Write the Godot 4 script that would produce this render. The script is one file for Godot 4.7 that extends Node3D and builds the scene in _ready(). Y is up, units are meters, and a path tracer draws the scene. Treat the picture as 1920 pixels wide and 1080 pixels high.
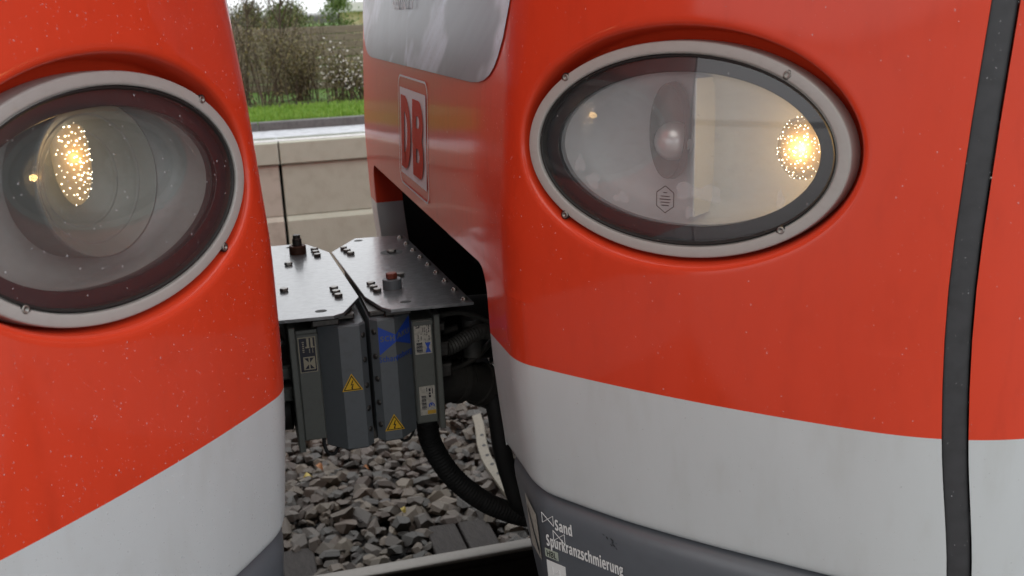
extends Node3D
# Two coupled commuter trains on a wet day: headlights, coupler, ballast, far platform.
# x runs along the track, y is up from the rail head, z points to the photographer's platform. The coupling plane is x = 0.

var M := {}
var rng := RandomNumberGenerator.new()
var plan := PackedVector2Array()      # half outline of the nose seen from above (x, z)
var plan_s := PackedFloat32Array()    # arc length, 0 at the centre of the headlight
const Y_BAND := 1.31                  # red above, light grey below
const Y_SEAM := 1.075                 # light grey above, dark skirt below
const S_PATCH_A := -0.36
const S_PATCH_B := 0.36
const Y_PATCH_A := 1.42
const Y_PATCH_B := 1.96
const U0 := 1.6816                    # height of the headlight centre
var s_front := 0.0                    # arc length at the middle of the nose
var s_gap_a := 0.0
var s_gap_b := 0.0
var s_end := 0.0


# ---------------------------------------------------------------- mesh helpers
class Shape:
	var v := PackedVector3Array()
	var n := PackedVector3Array()
	var c := PackedColorArray()
	var uv := PackedVector2Array()
	var tint := Color.WHITE
	var colored := false

	func tri(a: Vector3, b: Vector3, d: Vector3, na: Vector3, nb: Vector3, nd: Vector3) -> void:
		if (b - a).cross(d - a).dot(na + nb + nd) > 0.0:
			v.append_array([a, d, b])
			n.append_array([na, nd, nb])
		else:
			v.append_array([a, b, d])
			n.append_array([na, nb, nd])
		c.append_array([tint, tint, tint])

	func flat(a: Vector3, b: Vector3, d: Vector3, out: Vector3) -> void:
		var k := (b - a).cross(d - a)
		if k.length_squared() < 1e-20:
			return
		k = k.normalized()
		if k.dot(out) < 0.0:
			k = -k
		tri(a, b, d, k, k, k)

	func quad(a: Vector3, b: Vector3, d: Vector3, e: Vector3, out: Vector3) -> void:
		flat(a, b, d, out)
		flat(a, d, e, out)

	func surf(p: Array, closed := false, flip := false) -> void:   # p: rows of points; normals smooth from neighbours
		var rows := p.size()
		var cols: int = p[0].size()
		var nn := []
		for i in rows:
			var line := PackedVector3Array()
			for k in cols:
				var a: Vector3 = p[maxi(i - 1, 0)][k]
				var b: Vector3 = p[mini(i + 1, rows - 1)][k]
				var k0 := k - 1
				var k1 := k + 1
				if closed:
					k0 = (k0 + cols) % cols
					k1 = k1 % cols
				else:
					k0 = maxi(k0, 0)
					k1 = mini(k1, cols - 1)
				var d: Vector3 = p[i][k0]
				var e: Vector3 = p[i][k1]
				var m := (b - a).cross(e - d)
				if m.length_squared() < 1e-18:
					var a2: Vector3 = p[maxi(i - 2, 0)][k]
					var b2: Vector3 = p[mini(i + 2, rows - 1)][k]
					var q := mini(i + 1, rows - 1) if i == 0 else maxi(i - 1, 0)
					var d2: Vector3 = p[q][k0]
					var e2: Vector3 = p[q][k1]
					m = (b2 - a2).cross(e2 - d2)
				line.append((-m if flip else m).normalized())
			nn.append(line)
		for i in rows - 1:
			for k in (cols if closed else cols - 1):
				var k1 := (k + 1) % cols
				tri(p[i][k], p[i + 1][k], p[i + 1][k1], nn[i][k], nn[i + 1][k], nn[i + 1][k1])
				tri(p[i][k], p[i + 1][k1], p[i][k1], nn[i][k], nn[i + 1][k1], nn[i][k1])

	func prism(poly: PackedVector2Array, z0: float, z1: float, bevel: float, xf := Transform3D()) -> void:   # polygon in xy, thickness along z, chamfered edges
		var mid := Vector2.ZERO
		for q in poly:
			mid += q
		mid /= poly.size()
		var small := poly
		if bevel > 0.0:
			var got := Geometry2D.offset_polygon(poly, -bevel, Geometry2D.JOIN_MITER)
			if got.size() and got[0].size() == poly.size():
				small = align(poly, got[0])
			else:
				small = PackedVector2Array()
				for q in poly:
					small.append(q + (mid - q).normalized() * bevel)
		var levels := [[small, z0], [poly, z0 + bevel], [poly, z1 - bevel], [small, z1]]
		if bevel <= 0.0:
			levels = [[poly, z0], [poly, z1]]
		var count := poly.size()
		var centre := xf * Vector3(mid.x, mid.y, (z0 + z1) / 2)
		for l in levels.size() - 1:
			var lo: PackedVector2Array = levels[l][0]
			var hi: PackedVector2Array = levels[l + 1][0]
			for i in count:
				var k := (i + 1) % count
				var a := xf * Vector3(lo[i].x, lo[i].y, levels[l][1])
				var b := xf * Vector3(lo[k].x, lo[k].y, levels[l][1])
				var d := xf * Vector3(hi[k].x, hi[k].y, levels[l + 1][1])
				var e := xf * Vector3(hi[i].x, hi[i].y, levels[l + 1][1])
				var edge := poly[k] - poly[i]
				var out := Vector2(edge.y, -edge.x)
				if Geometry2D.is_polygon_clockwise(poly):
					out = -out
				var dz := 0.0
				if bevel > 0.0 and l != 1:
					dz = (-1.0 if l == 0 else 1.0) * out.length()
				quad(a, b, d, e, xf.basis * Vector3(out.x, out.y, dz))
		var ids := Geometry2D.triangulate_polygon(small)
		for i in range(0, ids.size(), 3):
			for side in 2:
				var z: float = z0 if side == 0 else z1
				flat(xf * Vector3(small[ids[i]].x, small[ids[i]].y, z), xf * Vector3(small[ids[i + 1]].x, small[ids[i + 1]].y, z), xf * Vector3(small[ids[i + 2]].x, small[ids[i + 2]].y, z), xf.basis * Vector3(0, 0, -1.0 if side == 0 else 1.0))

	func align(poly: PackedVector2Array, got: PackedVector2Array) -> PackedVector2Array:
		var best := 0
		var least := 1e9
		var same := Geometry2D.is_polygon_clockwise(poly) == Geometry2D.is_polygon_clockwise(got)
		if not same:
			got.reverse()
		for i in got.size():
			var d := 0.0
			for k in poly.size():
				d += poly[k].distance_to(got[(k + i) % got.size()])
			if d < least:
				least = d
				best = i
		var out := PackedVector2Array()
		for k in poly.size():
			out.append(got[(k + best) % got.size()])
		return out

	func box(centre: Vector3, size: Vector3, bevel := 0.0, turn := Basis()) -> void:
		var h := size / 2
		prism(PackedVector2Array([Vector2(-h.x, -h.y), Vector2(h.x, -h.y), Vector2(h.x, h.y), Vector2(-h.x, h.y)]), -h.z, h.z, minf(bevel, minf(h.x, minf(h.y, h.z)) * 0.9), Transform3D(turn, centre))

	func tube(path: PackedVector3Array, radii: Array, sides := 10, caps := true) -> void:
		var rows := []
		var up := Vector3(0.13, 0.9, 0.31).normalized()
		for i in path.size():
			var dir := (path[mini(i + 1, path.size() - 1)] - path[maxi(i - 1, 0)]).normalized()
			if absf(up.dot(dir)) > 0.95:
				up = Vector3(0.9, 0.1, 0.4).normalized()
			var x := dir.cross(up).normalized()
			var y := x.cross(dir).normalized()
			up = y
			var r: float = radii[i] if i < radii.size() else radii[-1]
			var ring := PackedVector3Array()
			for k in sides:
				var a := TAU * k / sides
				ring.append(path[i] + (x * cos(a) + y * sin(a)) * r)
			rows.append(ring)
		surf(rows, true, true)
		if caps:
			for e in [0, path.size() - 1]:
				var q: int = 1 if e == 0 else path.size() - 2
				for k in sides:
					flat(path[e], rows[e][k], rows[e][(k + 1) % sides], path[e] - path[q])

	func lathe(profile: PackedVector2Array, sides: int, xf: Transform3D, smooth := true) -> void:   # (radius, height) along the local y
		var rows := []
		for q in profile:
			var ring := PackedVector3Array()
			for k in sides:
				var a := TAU * k / sides
				ring.append(xf * Vector3(cos(a) * q.x, q.y, sin(a) * q.x))
			rows.append(ring)
		if smooth:
			surf(rows, true, true)
		else:
			for i in rows.size() - 1:
				for k in sides:
					var k1 := (k + 1) % sides
					var axis := xf * Vector3(0, (profile[i].y + profile[i + 1].y) / 2, 0)
					var out: Vector3 = (rows[i][k] + rows[i + 1][k1]) / 2 - axis
					var d := profile[i + 1] - profile[i]
					var slope := Vector3(0, 0, 0)
					if absf(d.x) > absf(d.y) * 3:
						slope = xf.basis.y * (-signf(d.x))
						out = slope
					quad(rows[i][k], rows[i + 1][k], rows[i + 1][k1], rows[i][k1], out)

	func add_to(mesh: ArrayMesh, m: Material) -> void:
		if v.is_empty():
			return
		var a := []
		a.resize(Mesh.ARRAY_MAX)
		a[Mesh.ARRAY_VERTEX] = v
		a[Mesh.ARRAY_NORMAL] = n
		if colored:
			a[Mesh.ARRAY_COLOR] = c
		if uv.size() == v.size():
			a[Mesh.ARRAY_TEX_UV] = uv
		mesh.add_surface_from_arrays(Mesh.PRIMITIVE_TRIANGLES, a)
		mesh.surface_set_material(mesh.get_surface_count() - 1, m)


func mesh_of(shapes: Array) -> ArrayMesh:      # [shape, material, shape, material ...]
	var mesh := ArrayMesh.new()
	for i in range(0, shapes.size(), 2):
		shapes[i].add_to(mesh, shapes[i + 1])
	return mesh


func obj(called: String, shapes: Array, parent: Node = self) -> MeshInstance3D:
	var o := MeshInstance3D.new()
	o.name = numbered(called, parent)
	o.mesh = mesh_of(shapes)
	parent.add_child(o, true)
	return o


var used := {}
func numbered(called: String, parent: Node) -> String:
	var key := "%d/%s" % [parent.get_instance_id(), called]
	used[key] = used.get(key, -1) + 1
	return called if used[key] == 0 else "%s_%03d" % [called, used[key]]


func thing(called: String, label: String, category: String, at := Vector3.ZERO, group := "") -> Node3D:
	var o := Node3D.new()
	o.name = numbered(called, self)
	add_child(o, true)
	o.position = at
	tag(o, label, category, group)
	return o


func tag(o: Node, label: String, category: String, group := "") -> Node:
	o.set_meta("label", label)
	o.set_meta("category", category)
	if group:
		o.set_meta("group", group)
	return o


func scatter(called: String, mesh: Mesh, places: Array, colors: Array, parent: Node) -> MultiMeshInstance3D:
	var mm := MultiMesh.new()
	mm.transform_format = MultiMesh.TRANSFORM_3D
	mm.use_colors = colors.size() > 0
	mm.mesh = mesh
	mm.instance_count = places.size()
	for i in places.size():
		mm.set_instance_transform(i, places[i])
		if colors.size():
			mm.set_instance_color(i, colors[i])
	var o := MultiMeshInstance3D.new()
	o.name = numbered(called, parent)
	o.multimesh = mm
	o.set_meta("kind", "stuff")
	parent.add_child(o, true)
	return o


# ---------------------------------------------------------------- materials
func lin(r: float, g: float, b: float) -> Color:
	return Color(r, g, b).linear_to_srgb()


func noise_tex(freq: float, ramp: Array, side := 512, octaves := 5, seed_at := 1, kind := FastNoiseLite.TYPE_SIMPLEX_SMOOTH) -> NoiseTexture2D:
	var f := FastNoiseLite.new()
	f.noise_type = kind
	f.seed = seed_at
	f.frequency = freq
	f.fractal_octaves = octaves
	var t := NoiseTexture2D.new()
	t.width = side
	t.height = side
	t.seamless = true
	t.noise = f
	if ramp.size():
		var g := Gradient.new()
		var offs := PackedFloat32Array()
		var cols := PackedColorArray()
		for i in range(0, ramp.size(), 2):
			offs.append(ramp[i])
			cols.append(ramp[i + 1])
		g.offsets = offs
		g.colors = cols
		t.color_ramp = g
	return t


func mat(col: Color, rough: float, metal := 0.0, opts := {}) -> StandardMaterial3D:
	var m := StandardMaterial3D.new()
	m.albedo_color = col
	m.roughness = rough
	m.metallic = metal
	m.cull_mode = BaseMaterial3D.CULL_DISABLED
	if opts.has("tex"):
		m.albedo_texture = opts.tex
		m.uv1_triplanar = true
		m.uv1_world_triplanar = opts.get("world", false)
		m.uv1_scale = Vector3.ONE * float(opts.get("scale", 1.0))
	if opts.has("bump"):
		m.heightmap_enabled = true
		m.heightmap_texture = opts.bump
		m.heightmap_scale = opts.get("depth", 0.5)
		m.uv1_triplanar = true
		m.uv1_world_triplanar = opts.get("world", false)
		m.uv1_scale = Vector3.ONE * float(opts.get("scale", 1.0))
	if opts.has("rough_tex"):
		m.roughness_texture = opts.rough_tex
	if opts.has("coat"):
		m.clearcoat_enabled = true
		m.clearcoat = opts.coat
		m.clearcoat_roughness = opts.get("coat_rough", 0.05)
	if opts.get("vertex", false):
		m.vertex_color_use_as_albedo = true
	return m


func build_materials() -> void:
	var grime := noise_tex(0.012, [0.0, lin(0.86, 0.84, 0.82), 0.42, lin(0.97, 0.97, 0.97), 1.0, lin(1, 1, 1)], 1024, 6, 4)
	var clean := noise_tex(0.008, [0.0, lin(0.90, 0.89, 0.87), 0.4, lin(0.98, 0.98, 0.98), 1.0, lin(1, 1, 1)], 1024, 5, 5)
	var grey_noise := noise_tex(0.02, [0.0, lin(0.55, 0.55, 0.55), 0.5, lin(0.85, 0.85, 0.85), 1.0, lin(1, 1, 1)], 512, 6, 9)
	var bumps := noise_tex(0.04, [], 512, 5, 12)
	var fine := noise_tex(0.15, [], 512, 4, 13)
	M.red = mat(lin(0.68, 0.052, 0.017), 0.45, 0.0, {"tex": grime, "scale": 1.3, "coat": 0.55, "coat_rough": 0.09})
	M.red.metallic_specular = 0.3
	M.red.uv1_scale = Vector3(2.4, 0.6, 2.4)
	M.white = mat(lin(0.55, 0.585, 0.60), 0.45, 0.0, {"tex": clean, "scale": 1.1, "coat": 0.6, "coat_rough": 0.12})
	M.white.metallic_specular = 0.3
	M.white.uv1_scale = Vector3(2.4, 0.6, 2.4)
	M.skirt = mat(lin(0.118, 0.130, 0.148), 0.42, 0.0, {"tex": grime, "scale": 2.0, "coat": 0.4, "coat_rough": 0.2})
	M.seal = mat(lin(0.045, 0.047, 0.052), 0.42, 0.0, {"tex": grey_noise, "scale": 3.0})
	M.pocket = M.red
	M.ring = mat(lin(0.40, 0.395, 0.38), 0.5, 0.1, {"tex": grime, "scale": 5.0})
	M.frit = mat(lin(0.012, 0.012, 0.015), 0.3)
	M.gasket = mat(lin(0.008, 0.008, 0.008), 0.6)
	M.housing = mat(lin(0.25, 0.265, 0.255), 0.5, 0.1, {"tex": grime, "scale": 6.0})
	M.housing_pale = mat(lin(0.54, 0.56, 0.57), 0.5, 0.1, {"tex": grime, "scale": 5.0})
	M.reflector = mat(lin(0.75, 0.74, 0.70), 0.22, 0.9)
	M.bowl = mat(lin(0.13, 0.14, 0.13), 0.45, 0.2)
	M.veil_pale = StandardMaterial3D.new()
	M.veil_pale.transparency = BaseMaterial3D.TRANSPARENCY_ALPHA
	M.veil_pale.albedo_color = Color(0.68, 0.70, 0.715, 0.36)
	M.veil_pale.roughness = 0.5
	M.veil_pale.cull_mode = BaseMaterial3D.CULL_DISABLED
	M.veil_dim = M.veil_pale.duplicate()
	M.veil_dim.albedo_color = Color(0.56, 0.58, 0.57, 0.12)
	M.stain = StandardMaterial3D.new()
	M.stain.transparency = BaseMaterial3D.TRANSPARENCY_ALPHA
	M.stain.albedo_color = Color(0.85, 0.86, 0.87, 0.22)
	M.stain.roughness = 0.8
	M.stain.cull_mode = BaseMaterial3D.CULL_DISABLED
	M.bulb_off = mat(lin(0.75, 0.75, 0.75), 0.3, 0.6)
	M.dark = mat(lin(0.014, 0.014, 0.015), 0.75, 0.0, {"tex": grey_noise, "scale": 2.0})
	M.rubber = mat(lin(0.009, 0.009, 0.0095), 0.7)
	M.hose_grey = mat(lin(0.09, 0.087, 0.08), 0.55, 0.0, {"tex": grey_noise, "scale": 6.0})
	M.hose_dark = mat(lin(0.05, 0.047, 0.043), 0.5, 0.0, {"tex": grey_noise, "scale": 6.0})
	M.plate = mat(lin(0.23, 0.245, 0.26), 0.30, 0.35, {"coat": 0.7, "coat_rough": 0.14, "tex": noise_tex(0.03, [0.0, lin(0.6, 0.6, 0.6), 1.0, lin(1, 1, 1)], 512, 5, 31), "scale": 2.2, "bump": noise_tex(0.05, [], 512, 4, 32), "depth": 0.05})
	M.box = mat(lin(0.155, 0.174, 0.190), 0.45, 0.1, {"tex": grime, "scale": 3.0, "bump": fine, "depth": 0.01})
	M.box_green = mat(lin(0.135, 0.146, 0.136), 0.5, 0.1, {"tex": grime, "scale": 4.0})
	M.steel = mat(lin(0.30, 0.29, 0.27), 0.35, 0.85, {"tex": grey_noise, "scale": 12.0})
	M.steel_dark = mat(lin(0.10, 0.095, 0.09), 0.45, 0.7, {"tex": grey_noise, "scale": 9.0})
	M.rust = mat(lin(0.10, 0.045, 0.028), 0.6, 0.3, {"tex": grey_noise, "scale": 14.0})
	M.bolt_red = mat(lin(0.28, 0.06, 0.035), 0.5, 0.1, {"tex": grey_noise, "scale": 10.0})
	M.black = mat(lin(0.006, 0.006, 0.006), 0.6)
	M.print_white = mat(lin(0.78, 0.79, 0.79), 0.5)
	M.print_white.metallic_specular = 0.2
	M.print_grey = mat(lin(0.85, 0.86, 0.87), 0.5)
	M.print_grey.metallic_specular = 0.2
	M.print_red = mat(lin(0.56, 0.035, 0.012), 0.5)
	M.print_red.metallic_specular = 0.2
	M.print_blue = mat(lin(0.025, 0.085, 0.50), 0.5)
	M.print_blue_dim = mat(lin(0.03, 0.08, 0.36), 0.5)
	M.yellow = mat(lin(0.85, 0.52, 0.02), 0.45)
	M.amber = mat(lin(0.55, 0.33, 0.04), 0.5)
	M.label_white = mat(lin(0.55, 0.53, 0.47), 0.5, 0.0, {"tex": grey_noise, "scale": 9.0})
	M.gold = mat(lin(0.38, 0.35, 0.26), 0.45)
	M.navy = mat(lin(0.015, 0.016, 0.03), 0.4)
	M.tag_green = mat(lin(0.42, 0.47, 0.40), 0.5)
	var sn := FastNoiseLite.new()
	sn.seed = 44
	sn.frequency = 1.0
	sn.fractal_octaves = 4
	var pic := Image.create(512, 512, false, Image.FORMAT_RGB8)
	for py in 512:
		for px in 512:
			var q := Vector2(px, py).rotated(1.12)
			var blot := smoothstep(-0.10, 0.22, sn.get_noise_2d(q.x * 0.016, q.y * 0.006 + 3.0))
			var fine_streak := 0.5 + 0.5 * sn.get_noise_2d(q.x * 0.12 + 40.0, q.y * 0.012)
			var speck := smoothstep(0.28, 0.5, sn.get_noise_2d(px * 0.9, py * 0.9 + 100.0))
			var k := clampf(0.20 + 0.46 * blot * (0.55 + 0.6 * fine_streak) + 0.07 * fine_streak - 0.16 * speck * blot, 0.03, 0.9)
			pic.set_pixel(px, py, Color(k * 0.84, k * 0.95, k * 1.10).linear_to_srgb())
	var streak := ImageTexture.create_from_image(pic)
	M.screen = mat(Color.WHITE, 0.45, 0.0, {"tex": streak, "scale": 1.1, "coat": 0.35, "coat_rough": 0.25})
	M.screen.uv1_scale = Vector3(0.5, 0.5, 0.5)
	M.concrete = mat(lin(0.58, 0.62, 0.53), 0.9, 0.0, {"tex": noise_tex(0.008, [0.0, lin(0.86, 0.85, 0.83), 0.45, lin(0.95, 0.95, 0.94), 1.0, lin(1, 1, 1)], 1024, 6, 51), "scale": 0.8, "bump": fine, "depth": 0.1})
	M.concrete_pale = mat(lin(0.62, 0.60, 0.53), 0.85, 0.0, {"tex": noise_tex(0.01, [0.0, lin(0.7, 0.69, 0.66), 0.5, lin(0.95, 0.95, 0.93), 1.0, lin(1, 1, 1)], 512, 6, 52), "scale": 0.9})
	M.paving = mat(lin(0.56, 0.59, 0.63), 0.6, 0.0, {"tex": grey_noise, "scale": 0.9})
	M.white_line = mat(lin(0.66, 0.66, 0.65), 0.5, 0.0, {"tex": grey_noise, "scale": 2.0})
	M.kerb = mat(lin(0.15, 0.15, 0.15), 0.7, 0.0, {"tex": grey_noise, "scale": 2.0})
	M.ballast = mat(lin(0.05, 0.047, 0.044), 0.8, 0.0, {"tex": noise_tex(0.05, [0.0, lin(0.25, 0.25, 0.25), 1.0, lin(1, 1, 1)], 512, 4, 61), "scale": 2.0, "world": true})
	M.sleeper = mat(lin(0.036, 0.030, 0.027), 0.62, 0.0, {"tex": noise_tex(0.02, [0.0, lin(0.5, 0.48, 0.46), 1.0, lin(1, 1, 1)], 512, 6, 62), "bump": bumps, "depth": 0.25})
	M.sleeper.uv1_scale = Vector3(6.0, 6.0, 1.0)
	M.sleeper.metallic_specular = 0.3
	M.rail_web = mat(lin(0.030, 0.022, 0.018), 0.7, 0.1, {"tex": grey_noise, "scale": 2.0})
	M.rail_top = mat(lin(0.22, 0.205, 0.185), 0.5, 0.45, {"tex": grime, "scale": 3.0})
	M.soil = mat(lin(0.045, 0.038, 0.028), 0.95, 0.0, {"tex": grey_noise, "scale": 0.5, "world": true})
	M.turf = mat(lin(0.13, 0.25, 0.045), 0.9, 0.0, {"tex": grey_noise, "scale": 0.7, "world": true})
	M.blade = mat(Color.WHITE, 0.6, 0.0, {"vertex": true})
	M.blade.backlight_enabled = true
	M.blade.backlight = Color(0.3, 0.35, 0.1)
	M.leaf = M.blade
	M.petal = mat(lin(0.75, 0.74, 0.70), 0.6)
	M.twig = mat(lin(0.12, 0.092, 0.066), 0.85, 0.0, {"tex": grey_noise, "scale": 5.0})
	M.fence = mat(lin(0.33, 0.29, 0.235), 0.85, 0.0, {"tex": noise_tex(0.02, [0.0, lin(0.55, 0.54, 0.5), 1.0, lin(1, 1, 1)], 512, 5, 71)})
	M.fence.uv1_scale = Vector3(0.4, 8.0, 4.0)
	M.cream = mat(lin(0.70, 0.56, 0.36), 0.8, 0.0, {"tex": grime, "scale": 0.5})
	M.eave = mat(lin(0.78, 0.78, 0.78), 0.6)
	M.window = mat(lin(0.03, 0.035, 0.04), 0.1)
	M.stone = mat(Color.WHITE, 0.52, 0.0, {"vertex": true, "tex": noise_tex(0.03, [0.0, lin(0.45, 0.44, 0.43), 0.5, lin(0.85, 0.84, 0.83), 1.0, lin(1, 1, 1)], 512, 6, 81), "scale": 6.0, "bump": fine, "depth": 0.12})
	M.strip = mat(lin(0.21, 0.19, 0.145), 0.6, 0.0, {"tex": grey_noise, "scale": 5.0})
	M.leaf_orange = mat(lin(0.30, 0.12, 0.03), 0.55)
	M.leaf_yellow = mat(lin(0.42, 0.33, 0.06), 0.55)
	M.asphalt = mat(lin(0.34, 0.335, 0.32), 0.28, 0.0, {"tex": grey_noise, "scale": 1.0, "world": true})
	# glass
	var g := StandardMaterial3D.new()
	g.transparency = BaseMaterial3D.TRANSPARENCY_ALPHA
	g.albedo_color = Color(0.62, 0.63, 0.64, 0.03)
	g.roughness = 0.02
	g.cull_mode = BaseMaterial3D.CULL_DISABLED
	M.glass = g
	var d := StandardMaterial3D.new()
	d.transparency = BaseMaterial3D.TRANSPARENCY_ALPHA
	d.albedo_color = Color(0.92, 0.93, 0.95, 0.20)
	d.cull_mode = BaseMaterial3D.CULL_DISABLED
	d.roughness = 0.03
	M.drop = d
	M.lamp_glow = mat(lin(0.30, 0.22, 0.12), 0.35)
	M.lamp_glow.emission_enabled = true
	M.lamp_glow.emission = Color(1.0, 0.84, 0.58)
	M.lamp_glow.emission_energy_multiplier = 0.14
	M.lamp_spark = mat(lin(0.9, 0.85, 0.7), 0.4)
	M.lamp_spark.emission_enabled = true
	M.lamp_spark.emission = Color(1.0, 0.95, 0.84)
	M.lamp_spark.emission_energy_multiplier = 12.0


# ---------------------------------------------------------------- the nose of a train
func bezier(a: Vector2, b: Vector2, c: Vector2, k: int) -> void:
	for i in range(1, k + 1):
		var t := float(i) / k
		plan.append(a.lerp(b, t).lerp(b.lerp(c, t), t))


func face_point(t: float) -> Vector2:      # the side of the nose that carries the headlight, seen from above
	var deep := 0.07 * t + 0.2 * t * t
	return Vector2(0.3742 + 0.578 * t + 0.816 * deep, 1.1933 + 0.816 * t - 0.578 * deep)


func smooth_table(table: Array, y: float) -> float:     # smooth line through [height, value] pairs
	for i in range(1, table.size()):
		if y <= table[i][0]:
			var lo: int = maxi(i - 2, 0)
			var hi: int = mini(i + 1, table.size() - 1)
			var b: float = table[i - 1][1]
			var c: float = table[i][1]
			var span: float = table[i][0] - table[i - 1][0]
			var t: float = (y - table[i - 1][0]) / span
			var m0: float = (c - table[lo][1]) / (table[i][0] - table[lo][0]) * span
			var m1: float = (table[hi][1] - b) / (table[hi][0] - table[i - 1][0]) * span
			return (2 * t * t * t - 3 * t * t + 1) * b + (t * t * t - 2 * t * t + t) * m0 + (-2 * t * t * t + 3 * t * t) * c + (t * t * t - t * t) * m1
	return table[-1][1]


func lean(y: float) -> float:              # how far the nose lies behind its foremost line at a height
	return smooth_table([[0.4, 0.085], [0.97, 0.032], [1.09, 0.020], [1.19, 0.010], [1.30, 0.002], [1.42, -0.001], [1.545, -0.001], [1.63, 0.004], [1.73, 0.010], [1.79, 0.0145], [1.91, 0.026], [2.2, 0.058], [3.0, 0.16], [4.0, 0.30]], y)


func joint_shift(y: float) -> float:       # the rubber joint bows slightly
	return smooth_table([[0.4, 0.045], [1.11, 0.019], [1.31, 0.001], [1.50, -0.004], [1.70, 0.006], [1.88, 0.020], [2.4, 0.06], [3.4, 0.12]], y)


func build_plan() -> void:
	for i in 31:
		var z := 0.895 * i / 30.0
		plan.append(Vector2(0.190 + 0.001 * pow(z / 0.895, 2.0), z))
	bezier(Vector2(0.191, 0.895), Vector2(0.1915, 0.9396), face_point(-0.277), 14)
	for i in range(1, 37):
		plan.append(face_point(lerpf(-0.277, 0.27, i / 36.0)))
	bezier(face_point(0.27), Vector2(0.665, 1.50), Vector2(0.80, 1.50), 22)
	var x := 0.86
	while x < 9.0:
		plan.append(Vector2(x, 1.50))
		x += 0.1 if x < 1.2 else 0.8
	plan_s.append(0.0)
	for i in range(1, plan.size()):
		plan_s.append(plan_s[i - 1] + plan[i].distance_to(plan[i - 1]))
	var best := 0
	for i in plan.size():
		if plan[i].distance_to(Vector2(0.3742, 1.1933)) < plan[best].distance_to(Vector2(0.3742, 1.1933)):
			best = i
	var shift := plan_s[best] - (0.3742 - plan[best].x) * -0.578 + (1.1933 - plan[best].y) * 0.816
	for i in plan_s.size():
		plan_s[i] -= shift
	s_front = plan_s[0]
	s_end = plan_s[-1]
	for i in plan.size():
		if plan[i].x < 0.640 and plan[i].y > 1.3:
			s_gap_a = plan_s[i]
	s_gap_b = s_gap_a + 0.034


func plan_at(s: float) -> Vector2:
	if s <= plan_s[0]:
		return plan[0] + Vector2(0, s - plan_s[0])
	var i := plan_s.bsearch(s)
	i = clampi(i, 1, plan.size() - 1)
	var t := (s - plan_s[i - 1]) / (plan_s[i] - plan_s[i - 1])
	return plan[i - 1].lerp(plan[i], t)


func rake_at(s: float) -> float:
	if s < -0.1:
		return lerpf(1.0, 0.45, clampf((s + 0.36) / 0.26, 0.0, 1.0))
	return lerpf(0.45, 0.0, clampf((s - 0.15) / 0.3, 0.0, 1.0))


# sx: +1 right train, -1 left train. sz: +1 the side seen here, -1 the far side.
func body(s: float, y: float, sx: float, sz := 1.0, off := 0.0) -> Vector3:
	if s > S_PATCH_B:
		s += joint_shift(y) * (clampf((s - S_PATCH_B) / (s_gap_a - S_PATCH_B), 0.0, 1.0) if s < s_gap_b else maxf(0.0, 1.0 - (s - s_gap_b) / 0.5))
	var high := y
	if y < 1.31 and s < -0.27:
		high = y + 0.012 * clampf((-0.27 - s) / 0.07, 0.0, 1.0) * clampf((1.31 - y) / 0.2, 0.0, 1.0)
	var p := plan_at(s)
	var q := (plan_at(s + 0.006) - plan_at(s - 0.006)).normalized()
	var out := Vector2(-q.y, q.x)
	p += out * off
	return Vector3(sx * (p.x + lean(y) * rake_at(s)), high, p.y if sz > 0.0 else -0.90 * p.y)


func body_n(s: float, y: float, sx: float, sz := 1.0) -> Vector3:
	var a := body(s + 0.008, y, sx, sz) - body(s - 0.008, y, sx, sz)
	var b := body(s, y + 0.01, sx, sz) - body(s, y - 0.01, sx, sz)
	var m := a.cross(b).normalized()
	return m if m.z * sz - m.x * sx > 0.0 else -m


func s_of_z(z: float) -> float:          # on the front: arc length at a distance z from the middle
	for i in plan.size():
		if plan[i].y >= z:
			return plan_s[i] if i == 0 else lerpf(plan_s[i - 1], plan_s[i], (z - plan[i - 1].y) / (plan[i].y - plan[i - 1].y))
	return s_end


func edge_z(y: float) -> float:          # half width of the coupler opening
	if y > 1.375:
		return 0.715 + sqrt(maxf(0.0, 0.0036 - (y - 1.375) * (y - 1.375))) * 0.85
	return 0.766


func skirt_edge(y: float) -> float:       # where the dark skirt begins beside the opening
	return clampf(0.775 + 0.45 * (1.075 - y), 0.76, 0.90)


func steps(a: float, b: float, most: float) -> PackedFloat32Array:
	var k := maxi(1, ceili((b - a) / most))
	var out := PackedFloat32Array()
	for i in k + 1:
		out.append(a + (b - a) * i / k)
	return out


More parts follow.
